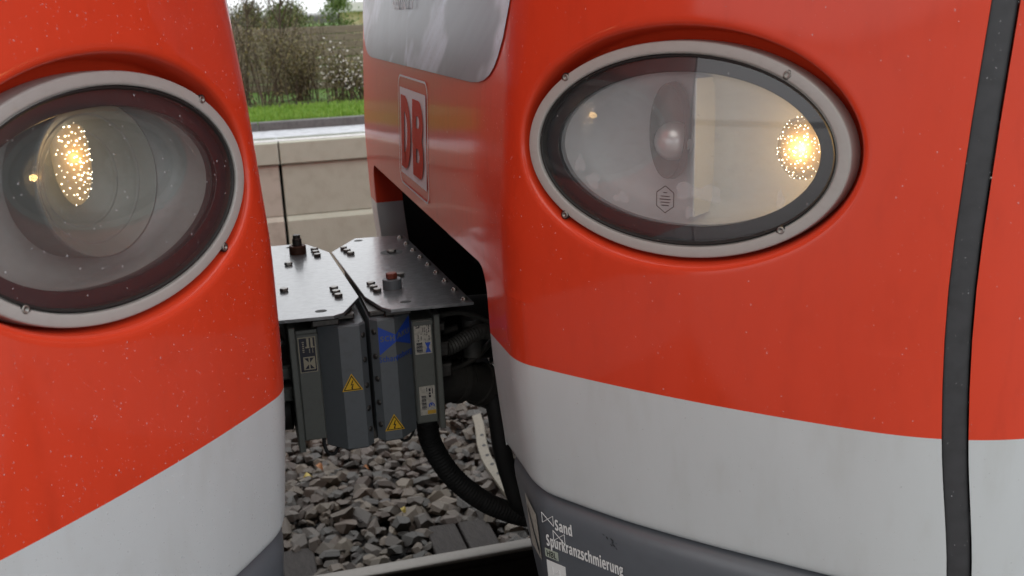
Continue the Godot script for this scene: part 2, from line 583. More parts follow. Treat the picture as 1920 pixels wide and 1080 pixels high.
func skin(sh: Shape, s_rows: Array, ys: PackedFloat32Array, sx: float, sz: float, offs := PackedFloat32Array()) -> void:
	# s_rows: one list of arc lengths for each y
	for i in ys.size() - 1:
		for k in s_rows[i].size() - 1:
			var o0: float = offs[i] if offs.size() else 0.0
			var o1: float = offs[i + 1] if offs.size() else 0.0
			var a := body(s_rows[i][k], ys[i], sx, sz, o0)
			var b := body(s_rows[i][k + 1], ys[i], sx, sz, o0)
			var c := body(s_rows[i + 1][k + 1], ys[i + 1], sx, sz, o1)
			var d := body(s_rows[i + 1][k], ys[i + 1], sx, sz, o1)
			var na := body_n(s_rows[i][k], ys[i], sx, sz)
			var nb := body_n(s_rows[i][k + 1], ys[i], sx, sz)
			var nc := body_n(s_rows[i + 1][k + 1], ys[i + 1], sx, sz)
			var nd := body_n(s_rows[i + 1][k], ys[i + 1], sx, sz)
			if offs.size():
				var tilt0 := (offs[maxi(i - 1, 0)] - offs[mini(i + 1, ys.size() - 1)]) / maxf(1e-4, ys[mini(i + 1, ys.size() - 1)] - ys[maxi(i - 1, 0)])
				var tilt1 := (offs[i] - offs[mini(i + 2, ys.size() - 1)]) / maxf(1e-4, ys[mini(i + 2, ys.size() - 1)] - ys[i])
				na = (na + Vector3(0, tilt0, 0)).normalized()
				nb = (nb + Vector3(0, tilt0, 0)).normalized()
				nc = (nc + Vector3(0, tilt1, 0)).normalized()
				nd = (nd + Vector3(0, tilt1, 0)).normalized()
			sh.tri(a, b, c, na, nb, nc)
			sh.tri(a, c, d, na, nc, nd)


func plain(sh: Shape, s0: float, s1: float, y0: float, y1: float, sx: float, sz: float) -> void:
	var ss := PackedFloat32Array([s0])
	for q in plan_s:
		if q > s0 + 0.002 and q < s1 - 0.002:
			ss.append(q)
	ss.append(s1)
	var ys := steps(y0, y1, 0.07)
	var rows := []
	for y in ys:
		rows.append(ss)
	skin(sh, rows, ys, sx, sz)


func pillar_rows(y: float, s_to: float) -> PackedFloat32Array:
	var s0 := s_of_z(edge_z(y))
	var out := PackedFloat32Array()
	for i in 13:
		out.append(lerpf(s0, s_to, i / 12.0))
	return out


func headlight_patch(sh: Shape, sx: float) -> void:
	var k := 168
	var rows := []
	var cy := U0 + 0.006
	# distance outside the edge of the pocket, depth below the skin
	for lv in [[-0.030, 0.058], [-0.008, 0.055], [-0.004, 0.042], [-0.001, 0.022], [0.001, 0.010], [0.003, 0.0048], [0.006, 0.0020], [0.010, 0.0005], [0.016, 0.0]]:
		var ring := PackedVector3Array()
		for i in k:
			var a := TAU * i / k
			var e := Vector2(cos(a) * (0.269 + lv[0]) - 0.0145, sin(a) * (0.169 + lv[0]))
			ring.append(body(e.x, cy + e.y, sx, 1.0, -lv[1]))
		rows.append(ring)
	for j in range(1, 7):
		var ring := PackedVector3Array()
		for i in k:
			var a := TAU * i / k
			var e := Vector2(cos(a) * 0.285 - 0.0145, sin(a) * 0.185)
			# square corner for the outer border
			var dir := e.normalized()
			var tx := (S_PATCH_B if dir.x > 0 else -S_PATCH_A) / maxf(absf(dir.x), 1e-6)
			var ty := (Y_PATCH_B - cy if dir.y > 0 else cy - Y_PATCH_A) / maxf(absf(dir.y), 1e-6)
			var far := dir * minf(tx, ty)
			var w := e.lerp(far, j / 6.0)
			ring.append(body(w.x, cy + w.y, sx))
		rows.append(ring)
	sh.surf(rows, true, sx < 0.0)
	# the four corners of the rectangle between the last rays
	var last: PackedVector3Array = rows[-1]
	for cr in [Vector2(S_PATCH_A, Y_PATCH_A), Vector2(S_PATCH_A, Y_PATCH_B), Vector2(S_PATCH_B, Y_PATCH_A), Vector2(S_PATCH_B, Y_PATCH_B)]:
		var p := body(cr.x, cr.y, sx)
		for i in k:
			var a := last[i]
			var b := last[(i + 1) % k]
			var flat_edge := absf(a.y - b.y) > 1e-4 and (absf(a.y - cr.y) < 1e-4 or absf(b.y - cr.y) < 1e-4) and absf(a.y - cr.y) < 0.06 and absf(b.y - cr.y) < 0.06
			if flat_edge and a.distance_to(p) < 0.08 and b.distance_to(p) < 0.08:
				var m := body_n(cr.x, cr.y, sx)
				sh.tri(a, b, p, m, m, m)


func build_train(sx: float, called_label: String, at_label: String) -> Node3D:
	var t := thing("commuter_train", called_label, "train")
	var red := Shape.new()
	var white := Shape.new()
	for sz in [1.0, -1.0]:
		var near: bool = sz > 0.0
		# pillars beside the coupler opening
		var ys := PackedFloat32Array([1.31, 1.34, 1.375, 1.39, 1.405, 1.415, 1.425, 1.43, 1.435])
		var rows := []
		for y in ys:
			rows.append(pillar_rows(y, S_PATCH_A))
		skin(red, rows, ys, sx, sz)
		plain(red, s_front, S_PATCH_A, 1.435, 2.0, sx, sz)
		plain(red, s_front, S_PATCH_A, 2.0, 3.4, sx, sz)
		if near:
			plain(red, S_PATCH_A, S_PATCH_B, 1.31, Y_PATCH_A, sx, sz)
			headlight_patch(red, sx)
			plain(red, S_PATCH_A, S_PATCH_B, Y_PATCH_B, 3.4, sx, sz)
		else:
			plain(red, S_PATCH_A, S_PATCH_B, 1.31, 3.4, sx, sz)
		plain(red, S_PATCH_B, s_gap_a, 1.31, 3.4, sx, sz)
		plain(red, s_gap_b, s_end, 1.31, 3.4, sx, sz)
		# light grey band with a rolled lower edge
		var wy := PackedFloat32Array([1.068, 1.069, 1.0715, 1.075, 1.08, 1.087, 1.10, 1.13, 1.16, 1.19, 1.22, 1.25, 1.28, 1.31])
		var wo := PackedFloat32Array([-0.030, -0.010, -0.005, -0.002, -0.0006, 0, 0, 0, 0, 0, 0, 0, 0, 0])
		rows = []
		var rows2 := []
		var rows3 := []
		var mid := PackedFloat32Array([S_PATCH_A])
		for q in plan_s:
			if q > S_PATCH_A + 0.002 and q < s_gap_a - 0.002:
				mid.append(q)
		mid.append(s_gap_a)
		var far_s := PackedFloat32Array([s_gap_b])
		for q in plan_s:
			if q > s_gap_b + 0.002:
				far_s.append(q)
		for y in wy:
			rows.append(pillar_rows(y, S_PATCH_A))
			rows2.append(mid)
			rows3.append(far_s)
		skin(white, rows, wy, sx, sz, wo)
		skin(white, rows2, wy, sx, sz, wo)
		skin(white, rows3, wy, sx, sz, wo)
		# edges of the coupler opening, turned inwards
		var turn_red := [PackedVector3Array(), PackedVector3Array(), PackedVector3Array()]
		var turn_white := [PackedVector3Array(), PackedVector3Array(), PackedVector3Array()]
		for y in [1.435, 1.43, 1.425, 1.415, 1.405, 1.39, 1.375, 1.34, 1.31]:
			var s := s_of_z(edge_z(y))
			turn_red[0].append(body(s, y, sx, sz))
			turn_red[1].append(body(s, y, sx, sz, -0.004) + Vector3(0, 0, -0.002 * sz))
			turn_red[2].append(body(s, y, sx, sz, -0.085))
		for y in [1.31, 1.28, 1.25, 1.22, 1.19, 1.16, 1.13, 1.10, 1.087, 1.07]:
			var s := s_of_z(edge_z(y))
			turn_white[0].append(body(s, y, sx, sz))
			turn_white[1].append(body(s, y, sx, sz, -0.004) + Vector3(0, 0, -0.002 * sz))
			turn_white[2].append(body(s, y, sx, sz, -0.085))
		red.surf(turn_red, false, sx * sz > 0)
		white.surf(turn_white, false, sx * sz > 0)
		var zt := edge_z(1.435)
		var a := body(s_front, 1.435, sx, sz)
		var b := body(s_of_z(zt), 1.435, sx, sz)
		red.quad(a, b, b + Vector3(sx * 0.04, 0.004, 0), a + Vector3(sx * 0.04, 0.004, 0), Vector3.DOWN)
	# roof and rear wall close the body
	red.box(Vector3(sx * 4.7, 3.42, 0), Vector3(8.6, 0.05, 2.98))
	red.box(Vector3(sx * 8.86, 1.9, 0), Vector3(0.05, 3.0, 2.98))
	obj("body_shell", [red, M.red], t)
	obj("band_panel", [white, M.white], t)
	# dark skirt with a rounded shoulder, open in front under the coupler
	var skirt := Shape.new()
	var sy := PackedFloat32Array([0.50, 0.52, 0.6, 0.7, 0.8, 0.9, 0.98, 1.02, 1.036, 1.046, 1.054, 1.060, 1.0635, 1.065])
	var so := PackedFloat32Array([-0.010, -0.003, -0.002, -0.002, -0.002, -0.002, -0.002, -0.0022, -0.004, -0.0075, -0.012, -0.018, -0.026, -0.045])
	for sz in [1.0, -1.0]:
		for span in [[s_of_z(0.95), s_gap_a], [s_gap_b, s_end], []]:
			var rows := []
			if span.is_empty():
				for y in sy:
					var line := PackedFloat32Array()
					for i in 9:
						line.append(lerpf(s_of_z(skirt_edge(y)), s_of_z(0.95), i / 8.0))
					rows.append(line)
				skin(skirt, rows, sy, sx, sz, so)
				continue
			var ss := PackedFloat32Array([span[0]])
			for q in plan_s:
				if q > span[0] + 0.002 and q < span[1] - 0.002:
					ss.append(q)
			ss.append(span[1])
			for y in sy:
				rows.append(ss)
			skin(skirt, rows, sy, sx, sz, so)
		for i in sy.size() - 1:
			var e0 := s_of_z(skirt_edge(sy[i]))
			var e1 := s_of_z(skirt_edge(sy[i + 1]))
			skirt.quad(body(e0, sy[i], sx, sz, so[i]), body(e1, sy[i + 1], sx, sz, so[i + 1]), body(e1, sy[i + 1], sx, sz, so[i + 1] - 0.03), body(e0, sy[i], sx, sz, so[i] - 0.03), Vector3(0, 0, -sz))
	obj("skirt", [skirt, M.skirt], t)
	# rubber joint between nose and carriage
	for sz in [1.0, -1.0]:
		var joint := Shape.new()
		var rows := []
		for q in [[0.0, -0.030], [0.0005, -0.006], [0.002, -0.0035], [0.006, -0.0045], [0.010, -0.0030], [0.026, -0.0030], [0.030, -0.0045], [0.0325, -0.0035], [0.0335, -0.006], [0.034, -0.030]]:
			var line := PackedVector3Array()
			for y in steps(0.5, 3.38, 0.04):
				line.append(body(s_gap_a + q[0], y, sx, sz, q[1]))
			rows.append(line)
		joint.surf(rows, false, sx * sz < 0)
		obj("rubber_joint", [joint, M.seal], t)
	# dark bulkhead behind the opening
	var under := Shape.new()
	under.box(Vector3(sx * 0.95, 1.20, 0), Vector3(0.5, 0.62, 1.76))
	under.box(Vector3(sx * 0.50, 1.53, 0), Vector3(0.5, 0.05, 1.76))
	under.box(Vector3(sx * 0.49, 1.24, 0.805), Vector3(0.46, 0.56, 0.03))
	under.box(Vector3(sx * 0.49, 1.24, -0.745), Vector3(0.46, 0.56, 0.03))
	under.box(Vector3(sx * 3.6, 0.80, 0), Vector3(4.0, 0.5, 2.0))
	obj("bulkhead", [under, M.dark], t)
	# folds of the bellows above the coupler
	var folds := Shape.new()
	for i in 6:
		var x := sx * (0.42 + 0.05 * i)
		var path := PackedVector3Array()
		for k in 9:
			var z := lerpf(-0.62, 0.62, k / 8.0)
			path.append(Vector3(x, 1.215 + 0.004 * sin(i * 2.0 + k) - 0.0, z))
		folds.tube(path, [0.022], 8)
	obj("bellows", [folds, M.black], t)
	# windscreen that reaches down onto the nose
	var pane := Shape.new()
	var py := PackedFloat32Array([1.762, 1.765, 1.771, 1.781, 1.795, 1.815, 1.845, 1.885, 1.935, 2.0, 2.2, 2.6, 2.9])
	var pz := PackedFloat32Array([0.66, 0.715, 0.755, 0.79, 0.818, 0.842, 0.868, 0.890, 0.908, 0.922, 0.930, 0.930, 0.930])
	var prow := []
	for i in py.size():
		var line := PackedVector3Array()
		for k in 33:
			var f := (k - 16) / 16.0
			line.append(body(s_of_z(absf(f) * pz[i] * (1.02 if sx > 0 else 0.88)), py[i], sx, signf(f) if f != 0.0 else 1.0, 0.0022))
		prow.append(line)
	pane.surf(prow, false, sx > 0)
	var wind := obj("windscreen", [pane, M.screen], t)
	if sx > 0:
		lettering("number", "420 021 1", Vector3(0.190 + lean(1.915) - 0.008, 1.922, -0.045), Basis(Vector3(0, 0, 1), Vector3(0.1, 0.995, 0), Vector3(-1, 0, 0)), 0.055, M.print_white, wind, 0.9)
	build_headlight(t, sx, at_label)
	rain(t, sx)
	return t


func lettering(called: String, text: String, at: Vector3, axes: Basis, height: float, m: Material, parent: Node, squeeze := 1.0, bold := false, font_name := "Droid Sans") -> MeshInstance3D:
	var f := SystemFont.new()
	f.font_names = PackedStringArray([font_name])
	if bold:
		f.font_weight = 700
	var tm := TextMesh.new()
	tm.text = text
	tm.font = f
	tm.font_size = 64
	tm.pixel_size = height / 64.0 * 1.4
	tm.depth = 0.0006
	tm.curve_step = 1.0
	tm.material = m
	var o := MeshInstance3D.new()
	o.name = numbered(called, parent)
	o.mesh = tm
	o.transform = Transform3D(Basis(axes.x * squeeze, axes.y, axes.z), at)
	parent.add_child(o, true)
	return o


# a point in the plane of the headlight: t along the nose, u upwards from its centre, depth outwards
func hp(t: float, u: float, depth: float, sx: float) -> Vector3:
	t = 0.945 * t - 0.0145
	depth -= 0.075 * t + 0.035 * u
	return Vector3(sx * (0.3742 + 0.578 * t - 0.816 * depth), U0 + u, 1.1933 + 0.816 * t + 0.578 * depth)


func h_axes(sx: float) -> Basis:    # x along t, y up, z outwards
	var x := Vector3(sx * (0.578 + 0.816 * 0.075), 0, 0.816 - 0.578 * 0.075).normalized()
	var y := Vector3(sx * 0.0286, 1, -0.0202).normalized()
	return Basis(x, y, x.cross(y) if sx > 0 else y.cross(x))


func oval(sh: Shape, profile: Array, sx: float, k := 144) -> void:   # profile: [half width, half height, depth]
	var rows := []
	for q in profile:
		var ring := PackedVector3Array()
		for i in k:
			var a := TAU * i / k
			ring.append(hp(cos(a) * q[0], sin(a) * q[1], q[2], sx))
		rows.append(ring)
	sh.surf(rows, true, sx < 0)


func build_headlight(train: Node3D, sx: float, _label: String) -> void:
	var ring := Shape.new()
	var z0 := -0.020
	oval(ring, [[0.2685, 0.1555, -0.05], [0.2685, 0.1555, z0 - 0.004], [0.2682, 0.1552, z0 - 0.0018], [0.2672, 0.1542, z0 - 0.0004], [0.2655, 0.1525, z0], [0.2600, 0.1480, z0 + 0.0004], [0.2520, 0.1420, z0 + 0.0003], [0.2500, 0.1400, z0 - 0.0004], [0.2482, 0.1382, z0 - 0.0018], [0.2475, 0.1375, z0 - 0.005], [0.2475, 0.1375, -0.02]], sx)
	var h := obj("headlight", [ring, M.ring], train)
	var gasket := Shape.new()
	oval(gasket, [[0.2474, 0.1374, z0 - 0.012], [0.2474, 0.1374, z0 - 0.0035], [0.2455, 0.1355, z0 - 0.0015], [0.2425, 0.1325, z0 - 0.003], [0.2420, 0.132, z0 - 0.014]], sx)
	obj("gasket", [gasket, M.gasket], h)
	var frit := Shape.new()
	oval(frit, [[0.2465, 0.1365, z0 - 0.014], [0.236, 0.127, z0 - 0.0135], [0.2200, 0.1125, z0 - 0.013], [0.2190, 0.1115, z0 - 0.0135], [0.2190, 0.1115, z0 - 0.030]], sx)
	obj("black_border", [frit, M.frit], h)
	var pane := Shape.new()
	var prof := []
	for i in 9:
		var f := 1.0 - i / 8.0
		prof.append([0.2440 * f + 0.0004, 0.1340 * f + 0.0004, z0 - 0.0045 + 0.005 * (1.0 - f * f)])
	oval(pane, prof, sx)
	obj("glass_pane", [pane, M.glass], h)
	var veil := Shape.new()
	var vprof := []
	for i in 5:
		var f := 1.0 - i / 4.0
		vprof.append([0.2192 * f + 0.0004, 0.1117 * f + 0.0004, z0 - 0.020])
	oval(veil, vprof, sx)
	obj("diffuser", [veil, M.veil_pale if sx > 0 else M.veil_dim], h)
	var tub := Shape.new()
	oval(tub, [[0.2195, 0.1120, z0 - 0.016], [0.2190, 0.1118, -0.055], [0.214, 0.109, -0.080], [0.200, 0.102, -0.098], [0.16, 0.08, -0.108], [0.08, 0.04, -0.111], [0.001, 0.001, -0.112]], sx)
	obj("housing", [tub, M.housing if sx < 0 else M.housing_pale], h)
	var axes := h_axes(sx)
	if sx < 0:
		# deep dark bowl with the lit lamp on its floor
		lamp_bowl(h, hp(-0.020, 0.018, -0.098, sx), axes, 0.098, 0.055, M.bowl)
		lit_lamp(h, hp(-0.008, 0.048, -0.088, sx), axes, 0.031, 0.062, 71, 0.6)
	else:
		# small unlit projector with a ball-shaped bulb, and the lit lamp at the outer end
		var bowl := Shape.new()
		var px := Transform3D(Basis(axes.x * 0.42, axes.z, -axes.y), hp(-0.048, 0.020, -0.086, sx))
		bowl.lathe(PackedVector2Array([Vector2(0.001, -0.016), Vector2(0.045, -0.014), Vector2(0.064, -0.004), Vector2(0.068, 0.010), Vector2(0.071, 0.010), Vector2(0.074, -0.01)]), 40, px)
		obj("reflector", [bowl, M.bowl], h)
		var bulb := Shape.new()
		var bp := PackedVector2Array([Vector2(0.029, -0.016), Vector2(0.029, -0.004)])
		for i in 9:
			var a := PI / 2 * i / 8.0
			bp.append(Vector2(0.029 * cos(a) + 0.0001, -0.004 + 0.026 * sin(a)))
		bulb.lathe(bp, 24, Transform3D(Basis(axes.x, axes.z, -axes.y), hp(-0.046, 0.004, -0.088, sx)))
		obj("bulb", [bulb, M.bulb_off], h)
		lit_lamp(h, hp(0.178, 0.006, -0.066, sx), axes, 0.036, 0.044, 72, 2.6)
		# wall between the two chambers
		var wall := Shape.new()
		wall.box(hp(0.016, 0, -0.078, sx), Vector3(0.003, 0.20, 0.068), 0.0008, axes)
		obj("divider", [wall, M.housing_pale], h)
		# dried water marks on the glass
		var r3 := RandomNumberGenerator.new()
		r3.seed = 12
		for q in [[0.018, -0.058, 0.022, 0.012], [0.050, -0.060, 0.026, 0.012], [0.022, -0.090, 0.008, 0.008], [-0.175, -0.028, 0.010, 0.012], [-0.150, -0.052, 0.012, 0.012], [0.165, -0.062, 0.006, 0.014], [-0.098, -0.075, 0.014, 0.008]]:
			var stain := Shape.new()
			for k in 18:
				var a := TAU * k / 18.0
				var b := TAU * (k + 1) / 18.0
				var ka := 1.0 + 0.22 * sin(a * 3.0 + q[0] * 90.0) + 0.1 * sin(a * 5.0)
				var kb := 1.0 + 0.22 * sin(b * 3.0 + q[0] * 90.0) + 0.1 * sin(b * 5.0)
				stain.flat(hp(q[0], q[1], z0 - 0.0095, sx), hp(q[0] + q[2] * cos(a) * ka, q[1] + q[3] * sin(a) * ka, z0 - 0.0095, sx), hp(q[0] + q[2] * cos(b) * kb, q[1] + q[3] * sin(b) * kb, z0 - 0.0095, sx), axes.z)
			obj("water_mark", [stain, M.stain], h)
	# four screws in the ring, each in its notch
	for q in [[-0.195, 0.1035], [0.172, 0.1085], [-0.198, -0.1075], [0.172, -0.1015]]:
		var sc := Shape.new()
		var head := Transform3D(Basis(axes.x, axes.z, -axes.y), hp(q[0], q[1], z0 - 0.001, sx))
		sc.lathe(PackedVector2Array([Vector2(0.0055, 0.0), Vector2(0.0055, 0.0016), Vector2(0.0046, 0.0024), Vector2(0.0026, 0.0026), Vector2(0.0023, 0.0008), Vector2(0.0001, 0.0006)]), 20, head)
		var notch := Shape.new()
		notch.lathe(PackedVector2Array([Vector2(0.0068, -0.004), Vector2(0.0070, 0.0010), Vector2(0.0060, 0.0011), Vector2(0.0057, 0.0002)]), 20, head)
		obj("screw", [sc, M.steel, notch, M.gasket], h)
	# small hexagonal approval mark on the inside of the glass
	var mark := Shape.new()
	for i in 6:
		var a := TAU * i / 6.0 + PI / 6
		var b := TAU * (i + 1) / 6.0 + PI / 6
		var pa := hp(-0.018 + 0.017 * cos(a), -0.072 + 0.020 * sin(a), z0 - 0.0055, sx)
		var pb := hp(-0.018 + 0.017 * cos(b), -0.072 + 0.020 * sin(b), z0 - 0.0055, sx)
		mark.tube(PackedVector3Array([pa, pb]), [0.0006], 5)
	for r in [[-0.009, 0.012], [0.0, 0.018], [-0.0045, 0.015], [0.0045, 0.014], [0.010, 0.006]]:
		mark.box(hp(-0.018, -0.072 + r[0], z0 - 0.0055, sx), Vector3(r[1], 0.0013, 0.0006), 0.0, axes)
	if sx > 0:
		obj("approval_mark", [mark, M.gasket], h)


func lamp_bowl(h: Node, centre: Vector3, axes: Basis, r: float, deep: float, m: Material) -> void:
	var bowl := Shape.new()
	var pr := PackedVector2Array()
	for i in 13:
		var f := i / 12.0
		pr.append(Vector2(0.001 + (r - 0.001) * f, -0.012 + deep * f * f))
	pr.append(Vector2(r + 0.003, deep - 0.012))
	pr.append(Vector2(r + 0.004, deep - 0.018))
	pr.append(Vector2(r + 0.004, -0.012))
	bowl.lathe(pr, 56, Transform3D(Basis(axes.x, axes.z, -axes.y), centre))
	for q in [0.62, 0.84]:
		var y: float = -0.012 + deep * q * q
		bowl.lathe(PackedVector2Array([Vector2(r * q - 0.003, y - 0.001), Vector2(r * q - 0.001, y + 0.0009), Vector2(r * q + 0.001, y + 0.0012), Vector2(r * q + 0.003, y + 0.001)]), 56, Transform3D(Basis(axes.x, axes.z, -axes.y), centre))
	obj("reflector", [bowl, m], h)


func lit_lamp(h: Node, centre: Vector3, axes: Basis, w: float, tall: float, seed_at: int, power: float) -> void:
	var glow := Shape.new()
	var gp := PackedVector2Array()
	for i in 9:
		var a := PI / 2 * i / 8.0
		gp.append(Vector2(w * cos(a) + 0.0001, 0.010 * sin(a)))
	glow.lathe(gp, 30, Transform3D(Basis(axes.x, axes.z, -axes.y * (tall / w)), centre))
	obj("lamp", [glow, M.lamp_glow], h)
	var spark := Shape.new()
	var r2 := RandomNumberGenerator.new()
	r2.seed = seed_at
	for row in range(-8, 9):
		for col in range(-5, 6):
			var fx := (col + 0.5 * (row % 2) + r2.randf_range(-0.3, 0.3)) / 5.0
			var fy := (row + r2.randf_range(-0.35, 0.35)) / 8.2
			if fx * fx + fy * fy > 1.05 or r2.randf() < 0.16:
				continue
			var p := centre + axes.x * w * fx + axes.y * tall * fy + axes.z * (0.001 + 0.010 * sqrt(maxf(0.0, 1.0 - fx * fx - fy * fy)))
			var s := r2.randf_range(0.0003, 0.0010) * (1.25 - 0.5 * (fx * fx + fy * fy))
			spark.lathe(PackedVector2Array([Vector2(s, 0), Vector2(s * 0.8, s * 0.6), Vector2(0.0001, s)]), 6, Transform3D(Basis(axes.x, axes.z, -axes.y), p))
	obj("lamp_facets", [spark, M.lamp_spark], h).set_meta("kind", "stuff")
	var lamp := OmniLight3D.new()
	lamp.name = "lamp_light"
	lamp.light_color = Color(1.0, 0.80, 0.50)
	lamp.light_energy = 0.002 * power
	lamp.light_size = 0.01
	lamp.omni_range = 4.0
	lamp.omni_attenuation = 2.0
	lamp.shadow_enabled = true
	lamp.position = centre + axes.z * 0.022
	h.add_child(lamp, true)


func rain(train: Node3D, sx: float) -> void:
	var drop := Shape.new()
	var pr := PackedVector2Array()
	for i in 6:
		var a := PI / 2 * i / 5.0
		pr.append(Vector2(cos(a) + 0.001, 0.55 * sin(a)))
	drop.lathe(pr, 9, Transform3D())
	var r2 := RandomNumberGenerator.new()
	r2.seed = 5 if sx > 0 else 6
	var places := []
	var count := 5600 if sx < 0 else 4200
	for i in count:
		var s := r2.randf_range(-0.42, 0.62)
		if sx > 0 and i % 5 < 3:
			s = r2.randf_range(s_front - 0.8, -0.3)
		var y := r2.randf_range(1.08, 2.05)
		var sz := 1.0
		if s < s_front:
			s = 2.0 * s_front - s
			sz = -1.0
		var p := plan_at(s)
		if y < 1.42 and p.y < edge_z(y) + 0.01:
			continue
		var e := Vector2(s / 0.30, (y - U0 - 0.005) / 0.185)
		if sz > 0 and e.length() < 1.0:
			continue
		var n := body_n(s, y, sx, sz)
		var x := n.cross(Vector3.UP).normalized()
		var size := (0.00045 if sx < 0 else 0.0004) + 0.0008 * pow(r2.randf(), 4.0)
		var b := Basis(x * size, n * size * 0.8, x.cross(n) * size * r2.randf_range(0.9, 1.6))
		places.append(Transform3D(b, body(s, y, sx, sz, 0.0 if s > -0.3 or y < 1.75 else 0.003)))
	# on the glass of the headlight
	var axes := h_axes(sx)
	for i in (260 if sx < 0 else 90):
		var a := r2.randf() * TAU
		var f := sqrt(r2.randf())
		var size := 0.0005 + 0.0011 * pow(r2.randf(), 3.0)
		places.append(Transform3D(Basis(axes.x * size, axes.z * size * 0.8, -axes.y * size), hp(cos(a) * 0.243 * f, sin(a) * 0.133 * f, -0.0065 + 0.005 * (1.0 - f * f) - 0.0045, sx)))
	scatter("raindrops", mesh_of([drop, M.drop]), places, [], train)


func face_axes(sx: float) -> Basis:
	return Basis(Vector3(sx * 0.578, 0, 0.816), Vector3(0, 1, 0), Vector3(-sx * 0.816, 0, 0.578))


func front_lettering(t: Node3D) -> void:
	# logo on the nose of the right train: rounded outline, light plate, red letters
	var x0 := func(y: float) -> float: return 0.190 + lean(y) - 0.0022
	var frame := Shape.new()
	var cz := 0.066
	var cy := 1.600
	var outer := round_rect(0.196, 0.138, 0.035)
	var inner := round_rect(0.191, 0.133, 0.031)
	for i in outer.size():
		var k := (i + 1) % outer.size()
		var q := []
		for w in [outer[i], outer[k], inner[k], inner[i]]:
			q.append(Vector3(x0.call(cy + w.y), cy + w.y, cz + w.x))
		frame.quad(q[0], q[1], q[2], q[3], Vector3(-1, 0, 0))
	var logo := obj("railway_logo", [frame, M.print_grey], t)
	var plate := Shape.new()
	var hw := 0.172
	var hh := 0.108
	for i in 8:
		for j in 2:
			pass
	var a := Vector3(x0.call(cy - hh), cy - hh, cz - hw)
	var b := Vector3(x0.call(cy - hh), cy - hh, cz + hw)
	var c := Vector3(x0.call(cy + hh), cy + hh, cz + hw)
	var d := Vector3(x0.call(cy + hh), cy + hh, cz - hw)
	plate.quad(a, b, c, d, Vector3(-1, 0, 0))
	obj("logo_plate", [plate, M.print_grey], logo)
	var letters := Shape.new()
	# D and B as bands between an outer and an inner outline
	var w0 := hw - 0.020
	var h0 := hh - 0.018
	letter_band(letters, half_round(-w0, -0.012, -h0, h0, 0.085), half_round(-w0 + 0.050, -0.058, -h0 + 0.040, h0 - 0.040, 0.045), x0, cy, cz)
	letter_band(letters, half_round(0.012, w0 - 0.006, -0.014, h0, 0.055), half_round(0.062, w0 - 0.052, 0.026, h0 - 0.036, 0.022), x0, cy, cz)
	letter_band(letters, half_round(0.012, w0, -h0, 0.013, 0.06), half_round(0.062, w0 - 0.048, -h0 + 0.036, -0.022, 0.024), x0, cy, cz)
	obj("letter", [letters, M.print_red], logo)


func round_rect(w: float, h: float, r: float) -> PackedVector2Array:
	var out := PackedVector2Array()
	for q in [[1, 1, 0.0], [-1, 1, 0.25], [-1, -1, 0.5], [1, -1, 0.75]]:
		for i in 7:
			var a: float = TAU * (q[2] + 0.25 * i / 6.0)
			out.append(Vector2(q[0] * (w - r) + r * cos(a), q[1] * (h - r) + r * sin(a)))
	return out


func half_round(x0: float, x1: float, y0: float, y1: float, r: float) -> PackedVector2Array:   # square on the left, rounded on the right
	r = minf(r, minf((y1 - y0) / 2, x1 - x0))
	var out := PackedVector2Array([Vector2(x0, y0), Vector2((x0 + x1) / 2, y0)])
	for i in 8:
		var a := -PI / 2 + PI / 2 * i / 7.0
		out.append(Vector2(x1 - r + r * cos(a), y0 + r + r * sin(a)))
	for i in 8:
		var a := PI / 2 * i / 7.0
		out.append(Vector2(x1 - r + r * cos(a), y1 - r + r * sin(a)))
	out.append(Vector2((x0 + x1) / 2, y1))
	out.append(Vector2(x0, y1))
	return out


func letter_band(sh: Shape, outer: PackedVector2Array, inner: PackedVector2Array, x0: Callable, cy: float, cz: float) -> void:
	for i in outer.size():
		var k := (i + 1) % outer.size()
		var q := []
		for w in [outer[i], outer[k], inner[k], inner[i]]:
			q.append(Vector3(x0.call(cy + w.y) - 0.0012, cy + w.y, cz + w.x))
		sh.quad(q[0], q[1], q[2], q[3], Vector3(-1, 0, 0))


